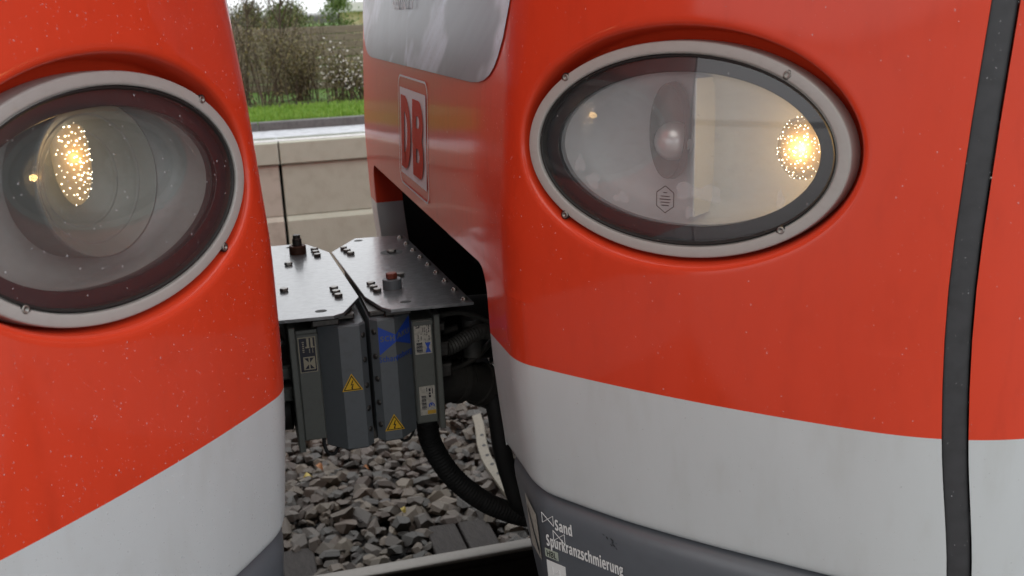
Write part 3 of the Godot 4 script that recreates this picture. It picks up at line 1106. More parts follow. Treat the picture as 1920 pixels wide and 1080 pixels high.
func skirt_lettering(t: Node3D) -> void:
	var skirt: Node = t.get_node("skirt")
	var ax := (body(-0.14, 0.97, 1.0) - body(-0.24, 0.97, 1.0)).normalized()
	var ay := (body(-0.19, 1.02, 1.0) - body(-0.19, 0.93, 1.0)).normalized()
	var axes := Basis(ax, ay, ax.cross(ay).normalized())
	var at := func(s: float, y: float) -> Vector3: return body(s, y, 1.0, 1.0, 0.0005)
	lettering("lettering", "Sand", at.call(-0.243, 1.0165), axes, 0.0205, M.print_white, skirt, 0.60, true)
	lettering("lettering", "Spurkranzschmierung", at.call(-0.201, 0.979), axes, 0.0215, M.print_white, skirt, 0.535, true)
	for q in [[-0.281, 1.0195], [-0.257, 0.9935]]:
		var bow := Shape.new()
		var c: Vector3 = at.call(q[0], q[1])
		var pts := [Vector2(-0.013, 0.010), Vector2(-0.013, -0.010), Vector2(0.013, 0.010), Vector2(0.013, -0.010)]
		for i in 4:
			var p0: Vector2 = pts[i]
			var p1: Vector2 = pts[(i + 1) % 4]
			bow.tube(PackedVector3Array([c + axes * Vector3(p0.x, p0.y, 0), c + axes * Vector3(p1.x, p1.y, 0)]), [0.0006], 5)
		obj("valve_symbol", [bow, M.print_white], skirt)
	var tagsh := Shape.new()
	tagsh.box(at.call(-0.281, 0.9495), Vector3(0.030, 0.0165, 0.001), 0.0, axes)
	obj("brake_tag", [tagsh, M.tag_green], skirt)
	lettering("lettering", "HBL", at.call(-0.281, 0.9495) + axes.z * 0.0012, axes, 0.0115, M.black, skirt, 0.8)
	var st := Shape.new()
	st.box(at.call(-0.273, 0.9145), Vector3(0.043, 0.043, 0.001), 0.0, axes)
	var fig := Shape.new()
	var fc: Vector3 = at.call(-0.273, 0.9185) + axes.z * 0.001
	for q in [[Vector2(-0.008, 0.008), Vector2(-0.008, -0.008)], [Vector2(-0.008, -0.008), Vector2(0.008, 0.006)], [Vector2(0.008, 0.006), Vector2(0.008, -0.008)]]:
		fig.tube(PackedVector3Array([fc + axes * Vector3(q[0].x, q[0].y, 0), fc + axes * Vector3(q[1].x, q[1].y, 0)]), [0.0007], 4)
	obj("sticker", [st, M.print_white, fig, M.print_grey], skirt)
	# pale sticker wrapped round the corner of the skirt, with a dark slash
	var wrap := Shape.new()
	var slash := Shape.new()
	var rows := []
	for i in 7:
		var s := lerpf(-0.376, -0.318, i / 6.0)
		rows.append(PackedVector3Array([body(s, 0.915, 1.0, 1.0, 0.0012), body(s, 1.008 + 0.012 * (1.0 - i / 6.0), 1.0, 1.0, 0.0012)]))
	wrap.surf(rows, false, true)
	rows = []
	for i in 7:
		var s := lerpf(-0.366, -0.322, i / 6.0)
		var y := lerpf(0.995, 0.93, i / 6.0)
		rows.append(PackedVector3Array([body(s, y - 0.008, 1.0, 1.0, 0.0022), body(s, y + 0.008, 1.0, 1.0, 0.0022)]))
	slash.surf(rows, false, true)
	obj("sticker", [wrap, M.label_white, slash, M.navy], skirt)
	# scrape of dirt
	var smear := Shape.new()
	var r2 := RandomNumberGenerator.new()
	r2.seed = 3
	for i in 12:
		var q := Vector2(r2.randfn(0.0, 0.006), r2.randfn(0.0, 0.005))
		var c: Vector3 = at.call(-0.131 + q.x * 1.3, 1.020 + q.y - q.x * 0.5) - axes.z * 0.0012
		smear.box(c, Vector3(r2.randf_range(0.002, 0.006), r2.randf_range(0.0005, 0.0012), 0.0006), 0.0, axes * Basis(Vector3(0, 0, 1), -0.6))
	obj("scrape", [smear, M.seal], skirt).set_meta("kind", "stuff")


# ---------------------------------------------------------------- coupler
func hex_bolt(sh: Shape, at: Vector3, r: float, h: float, turn: float) -> void:
	var poly := PackedVector2Array()
	for i in 6:
		poly.append(Vector2(cos(TAU * i / 6.0 + turn), sin(TAU * i / 6.0 + turn)) * r)
	sh.prism(poly, 0.0, h, r * 0.12, Transform3D(Basis(Vector3(1, 0, 0), Vector3(0, 0, 1), Vector3(0, 1, 0)), at))


func flat_poly(sh: Shape, poly: PackedVector2Array, y0: float, y1: float, bevel: float) -> void:   # polygon in (x, z), lying flat
	sh.prism(poly, y0, y1, bevel, Transform3D(Basis(Vector3(1, 0, 0), Vector3(0, 0, 1), Vector3(0, 1, 0)), Vector3.ZERO))


func warning_sign(centre: Vector3, axes: Basis, size: float, parent: Node) -> void:
	var a := Shape.new()
	var b := Shape.new()
	var c := Shape.new()
	var d := Shape.new()
	var tri3 := func(r: float) -> PackedVector2Array: return PackedVector2Array([Vector2(-0.866 * r, -0.5 * r), Vector2(0.866 * r, -0.5 * r), Vector2(0, r)])
	var xf := Transform3D(axes, centre)
	a.prism(tri3.call(size), 0.0, 0.0006, 0.0, xf)
	b.prism(tri3.call(size * 0.86), 0.0006, 0.0011, 0.0, xf)
	c.prism(tri3.call(size * 0.70), 0.0011, 0.0016, 0.0, xf)
	var k := size * 0.62
	var bolt := PackedVector2Array([Vector2(0.06, 0.72), Vector2(-0.22, 0.02), Vector2(0.03, 0.06), Vector2(-0.10, -0.36), Vector2(-0.17, -0.33), Vector2(-0.06, -0.62), Vector2(0.09, -0.36), Vector2(0.0, -0.38), Vector2(0.20, 0.20), Vector2(-0.03, 0.16), Vector2(0.20, 0.72)])
	for i in bolt.size():
		bolt[i] = bolt[i] * k + Vector2(0, -0.02 * size)
	d.prism(bolt, 0.0016, 0.0020, 0.0, xf)
	obj("warning_sign", [a, M.yellow, b, M.black, c, M.yellow, d, M.black], parent)


func build_coupler_right() -> void:
	var c := thing("train_coupler", "right coupler half, its plate edged by rivets, blue bow-tie emblem on its box", "coupler")
	var top := 1.262
	var plate := Shape.new()
	flat_poly(plate, PackedVector2Array([Vector2(0.003, -0.262), Vector2(0.026, 0.240), Vector2(0.050, 0.345), Vector2(0.066, 0.370), Vector2(0.250, 0.382), Vector2(0.226, -0.392), Vector2(0.085, -0.410)]), top - 0.008, top, 0.0015)
	var p := obj("cover_plate", [plate, M.plate], c)
	for q in [[0.038, -0.278], [0.043, -0.242], [0.049, -0.207], [0.055, 0.140], [0.056, 0.176], [0.060, 0.208], [0.136, 0.085]]:
		var b := Shape.new()
		hex_bolt(b, Vector3(q[0], top, q[1]), 0.0105, 0.008, q[1] * 9.0)
		obj("bolt", [b, M.steel], p)
	for i in 9:
		var b := Shape.new()
		var z := lerpf(-0.356, 0.356, i / 8.0)
		b.lathe(PackedVector2Array([Vector2(0.0085, 0.0), Vector2(0.0085, 0.001), Vector2(0.0065, 0.0015), Vector2(0.0062, 0.005), Vector2(0.0040, 0.0068), Vector2(0.0001, 0.0072)]), 12, Transform3D(Basis(), Vector3(lerpf(0.209, 0.235, i / 8.0), top, z)))
		obj("rivet", [b, M.steel], p)
	var big := Shape.new()
	big.lathe(PackedVector2Array([Vector2(0.0225, 0.0), Vector2(0.0225, 0.022), Vector2(0.021, 0.0235), Vector2(0.001, 0.0235)]), 28, Transform3D(Basis(), Vector3(0.0985, top, 0.190)), false)
	var cap := Shape.new()
	hex_bolt(cap, Vector3(0.0985, top + 0.0235, 0.190), 0.0135, 0.014, 0.3)
	obj("stud", [big, M.box, cap, M.bolt_red], p)
	var boss := Shape.new()
	boss.lathe(PackedVector2Array([Vector2(0.030, 0.0006), Vector2(0.001, 0.0007)]), 24, Transform3D(Basis(), Vector3(0.156, top, -0.183)))
	var boss_nut := Shape.new()
	hex_bolt(boss_nut, Vector3(0.156, top + 0.001, -0.183), 0.013, 0.007, 0.1)
	obj("recessed_nut", [boss, M.gasket, boss_nut, M.steel], p)
	for q in [[0.107, 0.322], [0.091, -0.374]]:
		var hole := Shape.new()
		hole.lathe(PackedVector2Array([Vector2(0.013, 0.0004), Vector2(0.0001, 0.0005)]), 20, Transform3D(Basis(Vector3(1, 0, 0), Vector3(0, 1, 0), Vector3(0, 0, 0.8)), Vector3(q[0], top, q[1])))
		obj("drain_hole", [hole, M.black], p)
	# electrical contact box with chamfered cover
	var bx := Shape.new()
	flat_poly(bx, PackedVector2Array([Vector2(0.021, 0.05), Vector2(0.021, 0.333), Vector2(0.036, 0.352), Vector2(0.074, 0.352), Vector2(0.115, 0.308), Vector2(0.115, 0.05)]), 0.946, 1.238, 0.004)
	var b0 := obj("contact_box", [bx, M.box], c)
	var lidsh := Shape.new()
	lidsh.box(Vector3(0.086, 1.2455, 0.26), Vector3(0.06, 0.016, 0.16), 0.003)
	obj("bracket", [lidsh, M.steel_dark], b0)
	var la := Vector3(0.015, 0, 0.019).normalized()
	for y in [1.207, 1.150, 1.097, 1.040, 0.987]:
		var s := Shape.new()
		s.lathe(PackedVector2Array([Vector2(0.0065, 0.0), Vector2(0.0065, 0.002), Vector2(0.004, 0.0038), Vector2(0.0001, 0.004)]), 12, Transform3D(Basis(la, Vector3(-la.z, 0, la.x), Vector3.UP), Vector3(0.0285, y, 0.3425)))
		obj("screw", [s, M.steel_dark], b0)
	var fx := Basis()                                            # main face looks along +z
	var ca := Vector3(0.041, 0, -0.044).normalized()              # chamfer to the right
	var cx := Basis(ca, Vector3.UP, Vector3(0.044, 0, 0.041).normalized())
	# blue bow tie across the fold, its name, the maker's name below
	var bow := Shape.new()
	bow.prism(PackedVector2Array([Vector2(-0.037, 0.026), Vector2(-0.037, -0.040), Vector2(0.0015, -0.012), Vector2(0.0015, 0.004)]), 0.0005, 0.0009, 0.0, Transform3D(fx, Vector3(0.0735, 1.194, 0.352)))
	bow.prism(PackedVector2Array([Vector2(0.0, 0.004), Vector2(0.0, -0.012), Vector2(0.056, -0.034), Vector2(0.056, 0.033)]), 0.0005, 0.0009, 0.0, Transform3D(cx, Vector3(0.0747, 1.194, 0.3513)))
	var emblem := obj("maker_emblem", [bow, M.print_blue], b0)
	emblem.set_meta("label", "blue bow-tie emblem folded round the box edge")
	lettering("lettering", "SCH", Vector3(0.0565, 1.191, 0.3532), fx, 0.0125, M.box, b0, 1.05, true)
	lettering("lettering", "AKU", Vector3(0.0747, 1.193, 0.3513) + cx * Vector3(0.029, 0.0, 0.0014), cx, 0.0125, M.box, b0, 1.4, true)
	lettering("lettering", "Scharf", Vector3(0.0560, 1.143, 0.3526), fx, 0.0125, M.print_blue_dim, b0, 0.82, true)
	lettering("lettering", "enberg", Vector3(0.0747, 1.145, 0.3513) + cx * Vector3(0.028, 0.0, 0.001), cx, 0.0125, M.print_blue_dim, b0, 1.15, true)
	warning_sign(Vector3(0.058, 0.9855, 0.353), fx, 0.026, b0)
	# slim housing behind it with two labels, and the upright flange
	var sd := Shape.new()
	sd.box(Vector3(0.139, 1.095, 0.20), Vector3(0.048, 0.25, 0.27), 0.003)
	sd.box(Vector3(0.139, 1.212, 0.335), Vector3(0.048, 0.010, 0.006), 0.001)
	var h0 := obj("cable_housing", [sd, M.box_green], c)
	label_plate(h0, Vector3(0.1385, 1.1785, 0.3362), 0.0385, 0.078, true)
	label_plate(h0, Vector3(0.1400, 1.0265, 0.3362), 0.0360, 0.070, false)
	var fl := Shape.new()
	fl.box(Vector3(0.1705, 1.095, 0.255), Vector3(0.013, 0.275, 0.19), 0.002)
	var f0 := obj("flange", [fl, M.box_green], c)
	for y in [1.215, 1.142, 1.106, 1.03, 0.985]:
		var s := Shape.new()
		s.lathe(PackedVector2Array([Vector2(0.004, 0.0), Vector2(0.004, 0.003), Vector2(0.0001, 0.004)]), 10, Transform3D(Basis(Vector3(0, 0, 1), Vector3(1, 0, 0), Vector3(0, 1, 0)), Vector3(0.177, y, 0.32)))
		obj("screw", [s, M.steel], f0)
	for q in [[0.190, 1.135, 0.026, 0.034], [0.192, 1.082, 0.030, 0.032], [0.187, 1.190, 0.020, 0.022]]:
		var s := Shape.new()
		s.box(Vector3(q[0], q[1], 0.285), Vector3(q[2], q[3], 0.05), 0.004)
		obj("connector", [s, M.steel_dark], f0)
	# mechanical head in the middle and the shaft into the train
	var head := Shape.new()
	head.box(Vector3(0.125, 1.10, -0.02), Vector3(0.20, 0.28, 0.34), 0.015)
	head.box(Vector3(0.06, 1.245, 0.20), Vector3(0.075, 0.012, 0.26), 0.003)
	obj("coupler_head", [head, M.steel_dark], c)
	var lug := Shape.new()
	lug.prism(PackedVector2Array([Vector2(-0.028, 0.0), Vector2(0.012, 0.0), Vector2(0.018, -0.045), Vector2(-0.020, -0.045)]), 0.0, 0.05, 0.003, Transform3D(Basis(), Vector3(0.015, 0.950, 0.18)))
	obj("guide_lug", [lug, M.steel], c)
	var shaft := Shape.new()
	shaft.tube(PackedVector3Array([Vector3(0.2, 1.08, -0.02), Vector3(0.8, 1.06, -0.02)]), [0.085], 20)
	obj("shaft", [shaft, M.dark], c)


func label_plate(parent: Node, at: Vector3, w: float, h: float, upper: bool) -> void:
	var base := Shape.new()
	base.box(at, Vector3(w, h, 0.0012))
	var ink := Shape.new()
	var blue := Shape.new()
	var amber := Shape.new()
	var z := at.z + 0.0009
	var put := func(sh: Shape, u: float, v: float, sw: float, sh_: float) -> void: sh.box(Vector3(at.x + u * w, at.y + v * h, z), Vector3(sw * w, sh_ * h, 0.0006))
	if upper:
		for r in [[0.36, 0.18, 0.05, 0.56], [0.24, 0.22, 0.03, 0.48], [0.12, 0.10, 0.03, 0.6], [0.0, 0.28, 0.03, 0.3], [-0.10, -0.02, 0.04, 0.3], [-0.28, 0.0, 0.05, 0.26]]:
			for k in 7:
				if (k * 5 + int(r[0] * 50.0)) % 4 != 0:
					put.call(ink, r[0], r[1] + r[3] * (k - 3) / 7.0, r[2], r[3] / 10.0)
		for q in [[-0.36, 0.38, 0.12, 0.05], [-0.2, 0.36, 0.06, 0.09], [-0.30, 0.31, 0.2, 0.03], [-0.24, 0.42, 0.16, 0.02]]:
			put.call(ink, q[0], q[1], q[2], q[3])
		for k in 9:
			put.call(ink, -0.24, -0.44 + 0.034 * k, 0.36, 0.012 + 0.008 * (k % 3))
		for s in [-1, 1]:
			blue.prism(PackedVector2Array([Vector2(-0.17 * w, s * 0.15 * h), Vector2(0.17 * w, s * 0.15 * h), Vector2(0.05 * w, 0), Vector2(-0.05 * w, 0)]), 0.0, 0.0006, 0.0, Transform3D(Basis(), Vector3(at.x + 0.26 * w, at.y - 0.31 * h, z)))
	else:
		for k in 12:
			put.call(ink, -0.24, -0.30 + 0.042 * k, 0.30, 0.010 + 0.010 * (k % 3))
		for q in [[0.16, 0.36, 0.12, 0.10], [0.16, 0.24, 0.12, 0.06], [0.16, 0.14, 0.14, 0.08], [-0.02, 0.38, 0.05, 0.14], [0.34, 0.32, 0.05, 0.2]]:
			put.call(ink, q[0], q[1], q[2], q[3])
		var arc := PackedVector3Array()
		for k in 11:
			var a := -0.6 + TAU * 0.72 * k / 10.0
			arc.append(Vector3(at.x + 0.24 * w + cos(a) * 0.16 * w, at.y - 0.18 * h + sin(a) * 0.08 * h, z))
		blue.tube(arc, [0.0013], 5)
		put.call(blue, 0.24, -0.16, 0.10, 0.07)
		put.call(amber, 0.22, -0.41, 0.54, 0.13)
	obj("type_label", [base, M.label_white, ink, M.navy, blue, M.print_blue, amber, M.amber], parent)


func build_coupler_left() -> void:
	var c := thing("train_coupler", "left half of the grey coupler, bright wet plate, dark nameplate left of its box", "coupler")
	var top := 1.262
	var plate := Shape.new()
	flat_poly(plate, PackedVector2Array([Vector2(-0.003, -0.262), Vector2(0.014, 0.236), Vector2(-0.034, 0.352), Vector2(-0.058, 0.368), Vector2(-0.250, 0.352), Vector2(-0.262, -0.42), Vector2(-0.075, -0.408), Vector2(-0.052, -0.388)]), top - 0.008, top, 0.0015)
	var p := obj("cover_plate", [plate, M.plate], c)
	for q in [[-0.040, -0.300], [-0.040, -0.262], [-0.039, -0.224], [-0.034, 0.146], [-0.033, 0.182], [-0.031, 0.216], [-0.120, -0.155], [-0.148, 0.112]]:
		var b := Shape.new()
		hex_bolt(b, Vector3(q[0], top, q[1]), 0.0105, 0.008, q[1] * 7.0)
		obj("bolt", [b, M.steel], p)
	var big := Shape.new()
	big.lathe(PackedVector2Array([Vector2(0.023, 0.0), Vector2(0.023, 0.020), Vector2(0.021, 0.0225), Vector2(0.001, 0.0225)]), 24, Transform3D(Basis(), Vector3(-0.086, top, -0.285)), false)
	var stem := Shape.new()
	stem.lathe(PackedVector2Array([Vector2(0.013, 0.022), Vector2(0.0125, 0.040), Vector2(0.010, 0.043), Vector2(0.010, 0.052), Vector2(0.0001, 0.0535)]), 16, Transform3D(Basis(), Vector3(-0.086, top, -0.285)), false)
	obj("stud", [big, M.rust, stem, M.steel_dark], p)
	for q in [[-0.081, 0.319], [-0.100, -0.37]]:
		var hole := Shape.new()
		hole.lathe(PackedVector2Array([Vector2(0.013, 0.0004), Vector2(0.0001, 0.0005)]), 20, Transform3D(Basis(Vector3(1, 0, 0), Vector3(0, 1, 0), Vector3(0, 0, 0.8)), Vector3(q[0], top, q[1])))
		obj("drain_hole", [hole, M.black], p)
	var bx := Shape.new()
	flat_poly(bx, PackedVector2Array([Vector2(-0.092, 0.05), Vector2(-0.092, 0.306), Vector2(-0.050, 0.352), Vector2(-0.004, 0.352), Vector2(0.011, 0.334), Vector2(0.011, 0.05)]), 0.938, 1.232, 0.004)
	var b0 := obj("contact_box", [bx, M.box], c)
	var lidsh := Shape.new()
	lidsh.box(Vector3(-0.075, 1.240, 0.26), Vector3(0.06, 0.016, 0.16), 0.003)
	obj("bracket", [lidsh, M.steel_dark], b0)
	var la := Vector3(0.015, 0, -0.018).normalized()
	for y in [1.203, 1.146, 1.085, 1.030, 0.980]:
		var s := Shape.new()
		s.lathe(PackedVector2Array([Vector2(0.0065, 0.0), Vector2(0.0065, 0.002), Vector2(0.004, 0.0038), Vector2(0.0001, 0.004)]), 12, Transform3D(Basis(la, Vector3(-la.z, 0, la.x), Vector3.UP), Vector3(0.0035, y, 0.343)))
		obj("screw", [s, M.steel_dark], b0)
	warning_sign(Vector3(-0.030, 1.0935, 0.353), Basis(), 0.027, b0)
	var sd := Shape.new()
	sd.box(Vector3(-0.1175, 1.088, 0.19), Vector3(0.049, 0.252, 0.26), 0.003)
	sd.box(Vector3(-0.1175, 1.217, 0.305), Vector3(0.046, 0.008, 0.02), 0.001)
	var h0 := obj("cable_housing", [sd, M.box_green], c)
	# dark nameplate with a light border, bars and an hourglass emblem
	var gold := Shape.new()
	var black := Shape.new()
	var pale := Shape.new()
	var at := Vector3(-0.1185, 1.166, 0.321)
	gold.box(at, Vector3(0.0385, 0.082, 0.0012))
	black.box(at + Vector3(0, 0, 0.0008), Vector3(0.0345, 0.078, 0.0012))
	var z := at.z + 0.0016
	pale.box(Vector3(at.x + 0.002, at.y + 0.0275, z), Vector3(0.0050, 0.022, 0.0008))
	pale.box(Vector3(at.x + 0.0105, at.y + 0.0275, z), Vector3(0.0050, 0.022, 0.0008))
	pale.box(Vector3(at.x + 0.0005, at.y + 0.0175, z), Vector3(0.009, 0.003, 0.0007))
	pale.box(Vector3(at.x + 0.0125, at.y + 0.0175, z), Vector3(0.007, 0.003, 0.0007))
	pale.box(Vector3(at.x + 0.0045, at.y + 0.009, z), Vector3(0.0012, 0.010, 0.0007))
	pale.box(Vector3(at.x + 0.0115, at.y + 0.009, z), Vector3(0.0012, 0.010, 0.0007))
	for k in 6:
		pale.box(Vector3(at.x - 0.0085, at.y + 0.030 - 0.0045 * k, z), Vector3(0.0045 - 0.001 * (k % 2), 0.0022, 0.0007))
	pale.box(Vector3(at.x + 0.002, at.y - 0.0195, z), Vector3(0.0255, 0.030, 0.0008))
	var glassy := Shape.new()
	for s in [-1, 1]:
		for q in [-1, 1]:
			glassy.prism(PackedVector2Array([Vector2(q * 0.0015, s * 0.002), Vector2(q * 0.0015, s * 0.0125), Vector2(q * 0.0105, s * 0.0125)]), 0.0, 0.0006, 0.0, Transform3D(Basis(), Vector3(at.x + 0.002, at.y - 0.0195, z + 0.0005)))
	obj("nameplate", [gold, M.gold, black, M.navy, pale, M.gold, glassy, M.navy], h0)
	var fl := Shape.new()
	fl.box(Vector3(-0.1505, 1.093, 0.255), Vector3(0.014, 0.29, 0.19), 0.002)
	var f0 := obj("flange", [fl, M.box_green], c)
	for q in [[-0.178, 1.120, 0.040, 0.034], [-0.178, 1.068, 0.040, 0.034]]:
		var s := Shape.new()
		s.box(Vector3(q[0], q[1], 0.27), Vector3(q[2], q[3], 0.05), 0.005)
		var tip := Shape.new()
		tip.lathe(PackedVector2Array([Vector2(0.007, 0.0), Vector2(0.007, 0.004), Vector2(0.0001, 0.005)]), 10, Transform3D(Basis(Vector3(1, 0, 0), Vector3(0, 0, 1), Vector3(0, -1, 0)), Vector3(q[0] - 0.012, q[1], 0.295)))
		obj("connector", [s, M.box_green, tip, M.steel], f0)
	var knob := Shape.new()
	knob.lathe(PackedVector2Array([Vector2(0.012, 0.0), Vector2(0.012, 0.012), Vector2(0.008, 0.018), Vector2(0.0001, 0.019)]), 14, Transform3D(Basis(Vector3(1, 0, 0), Vector3(0, 0, 1), Vector3(0, -1, 0)), Vector3(-0.176, 1.195, 0.29)))
	obj("knob", [knob, M.steel_dark], f0)
	var head := Shape.new()
	head.box(Vector3(-0.105, 1.10, -0.02), Vector3(0.20, 0.28, 0.34), 0.015)
	head.box(Vector3(-0.045, 1.245, 0.20), Vector3(0.07, 0.012, 0.26), 0.003)
	obj("coupler_head", [head, M.steel_dark], c)
	var shaft := Shape.new()
	shaft.tube(PackedVector3Array([Vector3(-0.2, 1.08, -0.02), Vector3(-0.8, 1.06, -0.02)]), [0.085], 20)
	obj("shaft", [shaft, M.dark], c)
	var drum := Shape.new()
	drum.tube(PackedVector3Array([Vector3(-0.16, 1.00, 0.20), Vector3(-0.5, 1.0, 0.16)]), [0.05], 16)
	obj("cable_sleeve", [drum, M.hose_dark], c)


func curve(points: Array, each := 8) -> PackedVector3Array:   # smooth line through points
	var out := PackedVector3Array()
	for i in points.size() - 1:
		var a: Vector3 = points[maxi(i - 1, 0)]
		var b: Vector3 = points[i]
		var c: Vector3 = points[i + 1]
		var d: Vector3 = points[mini(i + 2, points.size() - 1)]
		for k in each:
			out.append(b.cubic_interpolate(c, a, d, float(k) / each))
	out.append(points[-1])
	return out


func ribbed(path: PackedVector3Array, r: float, pitch: float, dip := 0.87) -> Array:     # [path, radii] with corrugations
	var total := 0.0
	for i in range(1, path.size()):
		total += path[i].distance_to(path[i - 1])
	var c := Curve3D.new()
	for q in path:
		c.add_point(q)
	var count := int(total / pitch) * 4
	var out := PackedVector3Array()
	var radii := []
	for i in count + 1:
		out.append(c.sample_baked(total * i / count))
		radii.append(r * (1.0 if i % 4 < 2 else dip))
	return [out, radii]


func build_hoses() -> void:
	var a := Shape.new()
	var big := ribbed(curve([Vector3(0.156, 0.965, 0.20), Vector3(0.160, 0.904, 0.19), Vector3(0.168, 0.853, 0.18), Vector3(0.194, 0.791, 0.18), Vector3(0.232, 0.733, 0.18), Vector3(0.285, 0.679, 0.18), Vector3(0.34, 0.640, 0.18), Vector3(0.42, 0.60, 0.17), Vector3(0.56, 0.57, 0.12), Vector3(0.85, 0.62, 0.0)]), 0.0275, 0.009, 0.95)
	a.tube(big[0], big[1], 18)
	tag(obj("corrugated_hose", [a, M.rubber]), "thick black corrugated hose sagging from the coupler to the right train", "hose")
	var b := Shape.new()
	var spring := ribbed(curve([Vector3(0.198, 1.118, 0.26), Vector3(0.225, 1.124, 0.255), Vector3(0.265, 1.136, 0.24), Vector3(0.30, 1.138, 0.22), Vector3(0.34, 1.12, 0.18)]), 0.0195, 0.0075)
	b.tube(spring[0], spring[1], 16)
	b.tube(PackedVector3Array([Vector3(0.285, 1.165, 0.19), Vector3(0.285, 1.07, 0.19)]), [0.024], 14)
	tag(obj("conduit", [b, M.hose_grey]), "short grey ribbed conduit below the right plate, beside the white label", "hose")
	var c := Shape.new()
	c.tube(curve([Vector3(0.172, 1.01, 0.21), Vector3(0.215, 1.015, 0.20), Vector3(0.26, 1.005, 0.18)]), [0.052], 20)
	c.tube(curve([Vector3(0.235, 1.012, 0.19), Vector3(0.25, 1.007, 0.185)]), [0.057], 20)
	c.tube(curve([Vector3(0.26, 1.005, 0.18), Vector3(0.30, 0.985, 0.16), Vector3(0.345, 0.95, 0.14)]), [0.050], 20)
	c.tube(curve([Vector3(0.30, 0.985, 0.16), Vector3(0.315, 0.975, 0.153)]), [0.056], 20)
	tag(obj("air_pipe", [c, M.hose_dark]), "stout dark pipe elbow behind the lowest label of the right coupler half", "pipe")
	var d := Shape.new()
	d.tube(curve([Vector3(0.19, 1.205, 0.27), Vector3(0.22, 1.205, 0.26), Vector3(0.26, 1.195, 0.24), Vector3(0.31, 1.165, 0.21), Vector3(0.36, 1.12, 0.18)]), [0.0065], 10)
	tag(obj("cable", [d, M.hose_grey]), "thin grey cable curving right, just under the rivetted plate", "cable")
	var e := Shape.new()
	e.tube(curve([Vector3(0.20, 1.163, 0.26), Vector3(0.235, 1.166, 0.25)]), [0.008], 10)
	e.tube(curve([Vector3(0.20, 1.055, 0.24), Vector3(0.25, 1.058, 0.22), Vector3(0.30, 1.075, 0.2), Vector3(0.36, 1.115, 0.16)]), [0.007], 10)
	tag(obj("cable", [e, M.hose_dark]), "thin dark cable running from the connectors toward the dark opening", "cable")
	var f := Shape.new()
	f.tube(curve([Vector3(0.112, 0.965, 0.30), Vector3(0.108, 0.945, 0.305), Vector3(0.095, 0.928, 0.31), Vector3(0.080, 0.926, 0.31), Vector3(0.072, 0.940, 0.30)]), [0.0032], 8)
	tag(obj("cable_loop", [f, M.rubber]), "thin black cable loop under the box with the blue emblem", "cable")
	var g := Shape.new()
	g.tube(curve([Vector3(-0.098, 0.968, 0.30), Vector3(-0.100, 0.945, 0.305), Vector3(-0.095, 0.925, 0.31), Vector3(-0.080, 0.918, 0.31), Vector3(-0.066, 0.932, 0.30)]), [0.0042], 8)
	tag(obj("cable_loop", [g, M.rubber]), "thin black cable loop under the left box with the warning triangle", "cable")
	var h := Shape.new()
	h.tube(curve([Vector3(0.33, 0.97, 0.17), Vector3(0.338, 0.90, 0.19), Vector3(0.345, 0.81, 0.2), Vector3(0.362, 0.731, 0.2), Vector3(0.385, 0.66, 0.2), Vector3(0.46, 0.59, 0.15), Vector3(0.6, 0.58, 0.1)]), [0.024], 14)
	tag(obj("brake_hose", [h, M.rubber]), "smooth black hose hanging beside the grey skirt of the right train", "hose")


# ---------------------------------------------------------------- track
func rock_mesh(seed_at: int) -> Array:     # three tones of one faceted stone
	var r2 := RandomNumberGenerator.new()
	r2.seed = seed_at
	var planes := []
	for i in 200:
		var d := Vector3(r2.randfn(), r2.randfn(), r2.randfn()).normalized()
		var near := false
		for q in planes:
			if d.dot(q[0]) > 0.72:
				near = true
		if not near:
			planes.append([d, r2.randf_range(0.68, 1.0)])
		if planes.size() >= 13:
			break
	var faces := []
	for i in planes.size():
		var corners := []
		for k in planes.size():
			for m in range(k + 1, planes.size()):
				if k == i or m == i:
					continue
				var n0: Vector3 = planes[i][0]
				var n1: Vector3 = planes[k][0]
				var n2: Vector3 = planes[m][0]
				var det := n0.dot(n1.cross(n2))
				if absf(det) < 0.02:
					continue
				var p: Vector3 = (n1.cross(n2) * planes[i][1] + n2.cross(n0) * planes[k][1] + n0.cross(n1) * planes[m][1]) / det
				if p.length() > 1.7:
					continue
				var ok := true
				for q in planes:
					if p.dot(q[0]) > q[1] + 1e-4:
						ok = false
						break
				if ok:
					corners.append(p)
		if corners.size() < 3:
			continue
		var n: Vector3 = planes[i][0]
		var ux := n.cross(Vector3(0.3, 0.5, 0.81)).normalized()
		var uy := n.cross(ux)
		var mid := Vector3.ZERO
		for q in corners:
			mid += q
		mid /= corners.size()
		corners.sort_custom(func(a, b): return atan2((a - mid).dot(uy), (a - mid).dot(ux)) < atan2((b - mid).dot(uy), (b - mid).dot(ux)))
		faces.append([corners, n, mid])
	var out := []
	for tone in 5:
		var sh := Shape.new()
		sh.colored = true
		sh.tint = stone_tint(tone, seed_at)
		for f in faces:
			for i in f[0].size():
				var a: Vector3 = f[0][i]
				var b: Vector3 = f[0][(i + 1) % f[0].size()]
				if a.distance_to(b) > 1e-4:
					sh.flat(f[2], a, b, f[1])
		out.append(mesh_of([sh, M.stone]))
	return out


func stone_tint(tone: int, k: int) -> Color:
	var base: Color = [Color(0.092, 0.076, 0.060), Color(0.115, 0.088, 0.064), Color(0.062, 0.056, 0.049), Color(0.155, 0.126, 0.092), Color(0.098, 0.074, 0.056)][tone]
	return base * (0.85 + 0.3 * ((k * 7 + tone * 3) % 10) / 10.0)


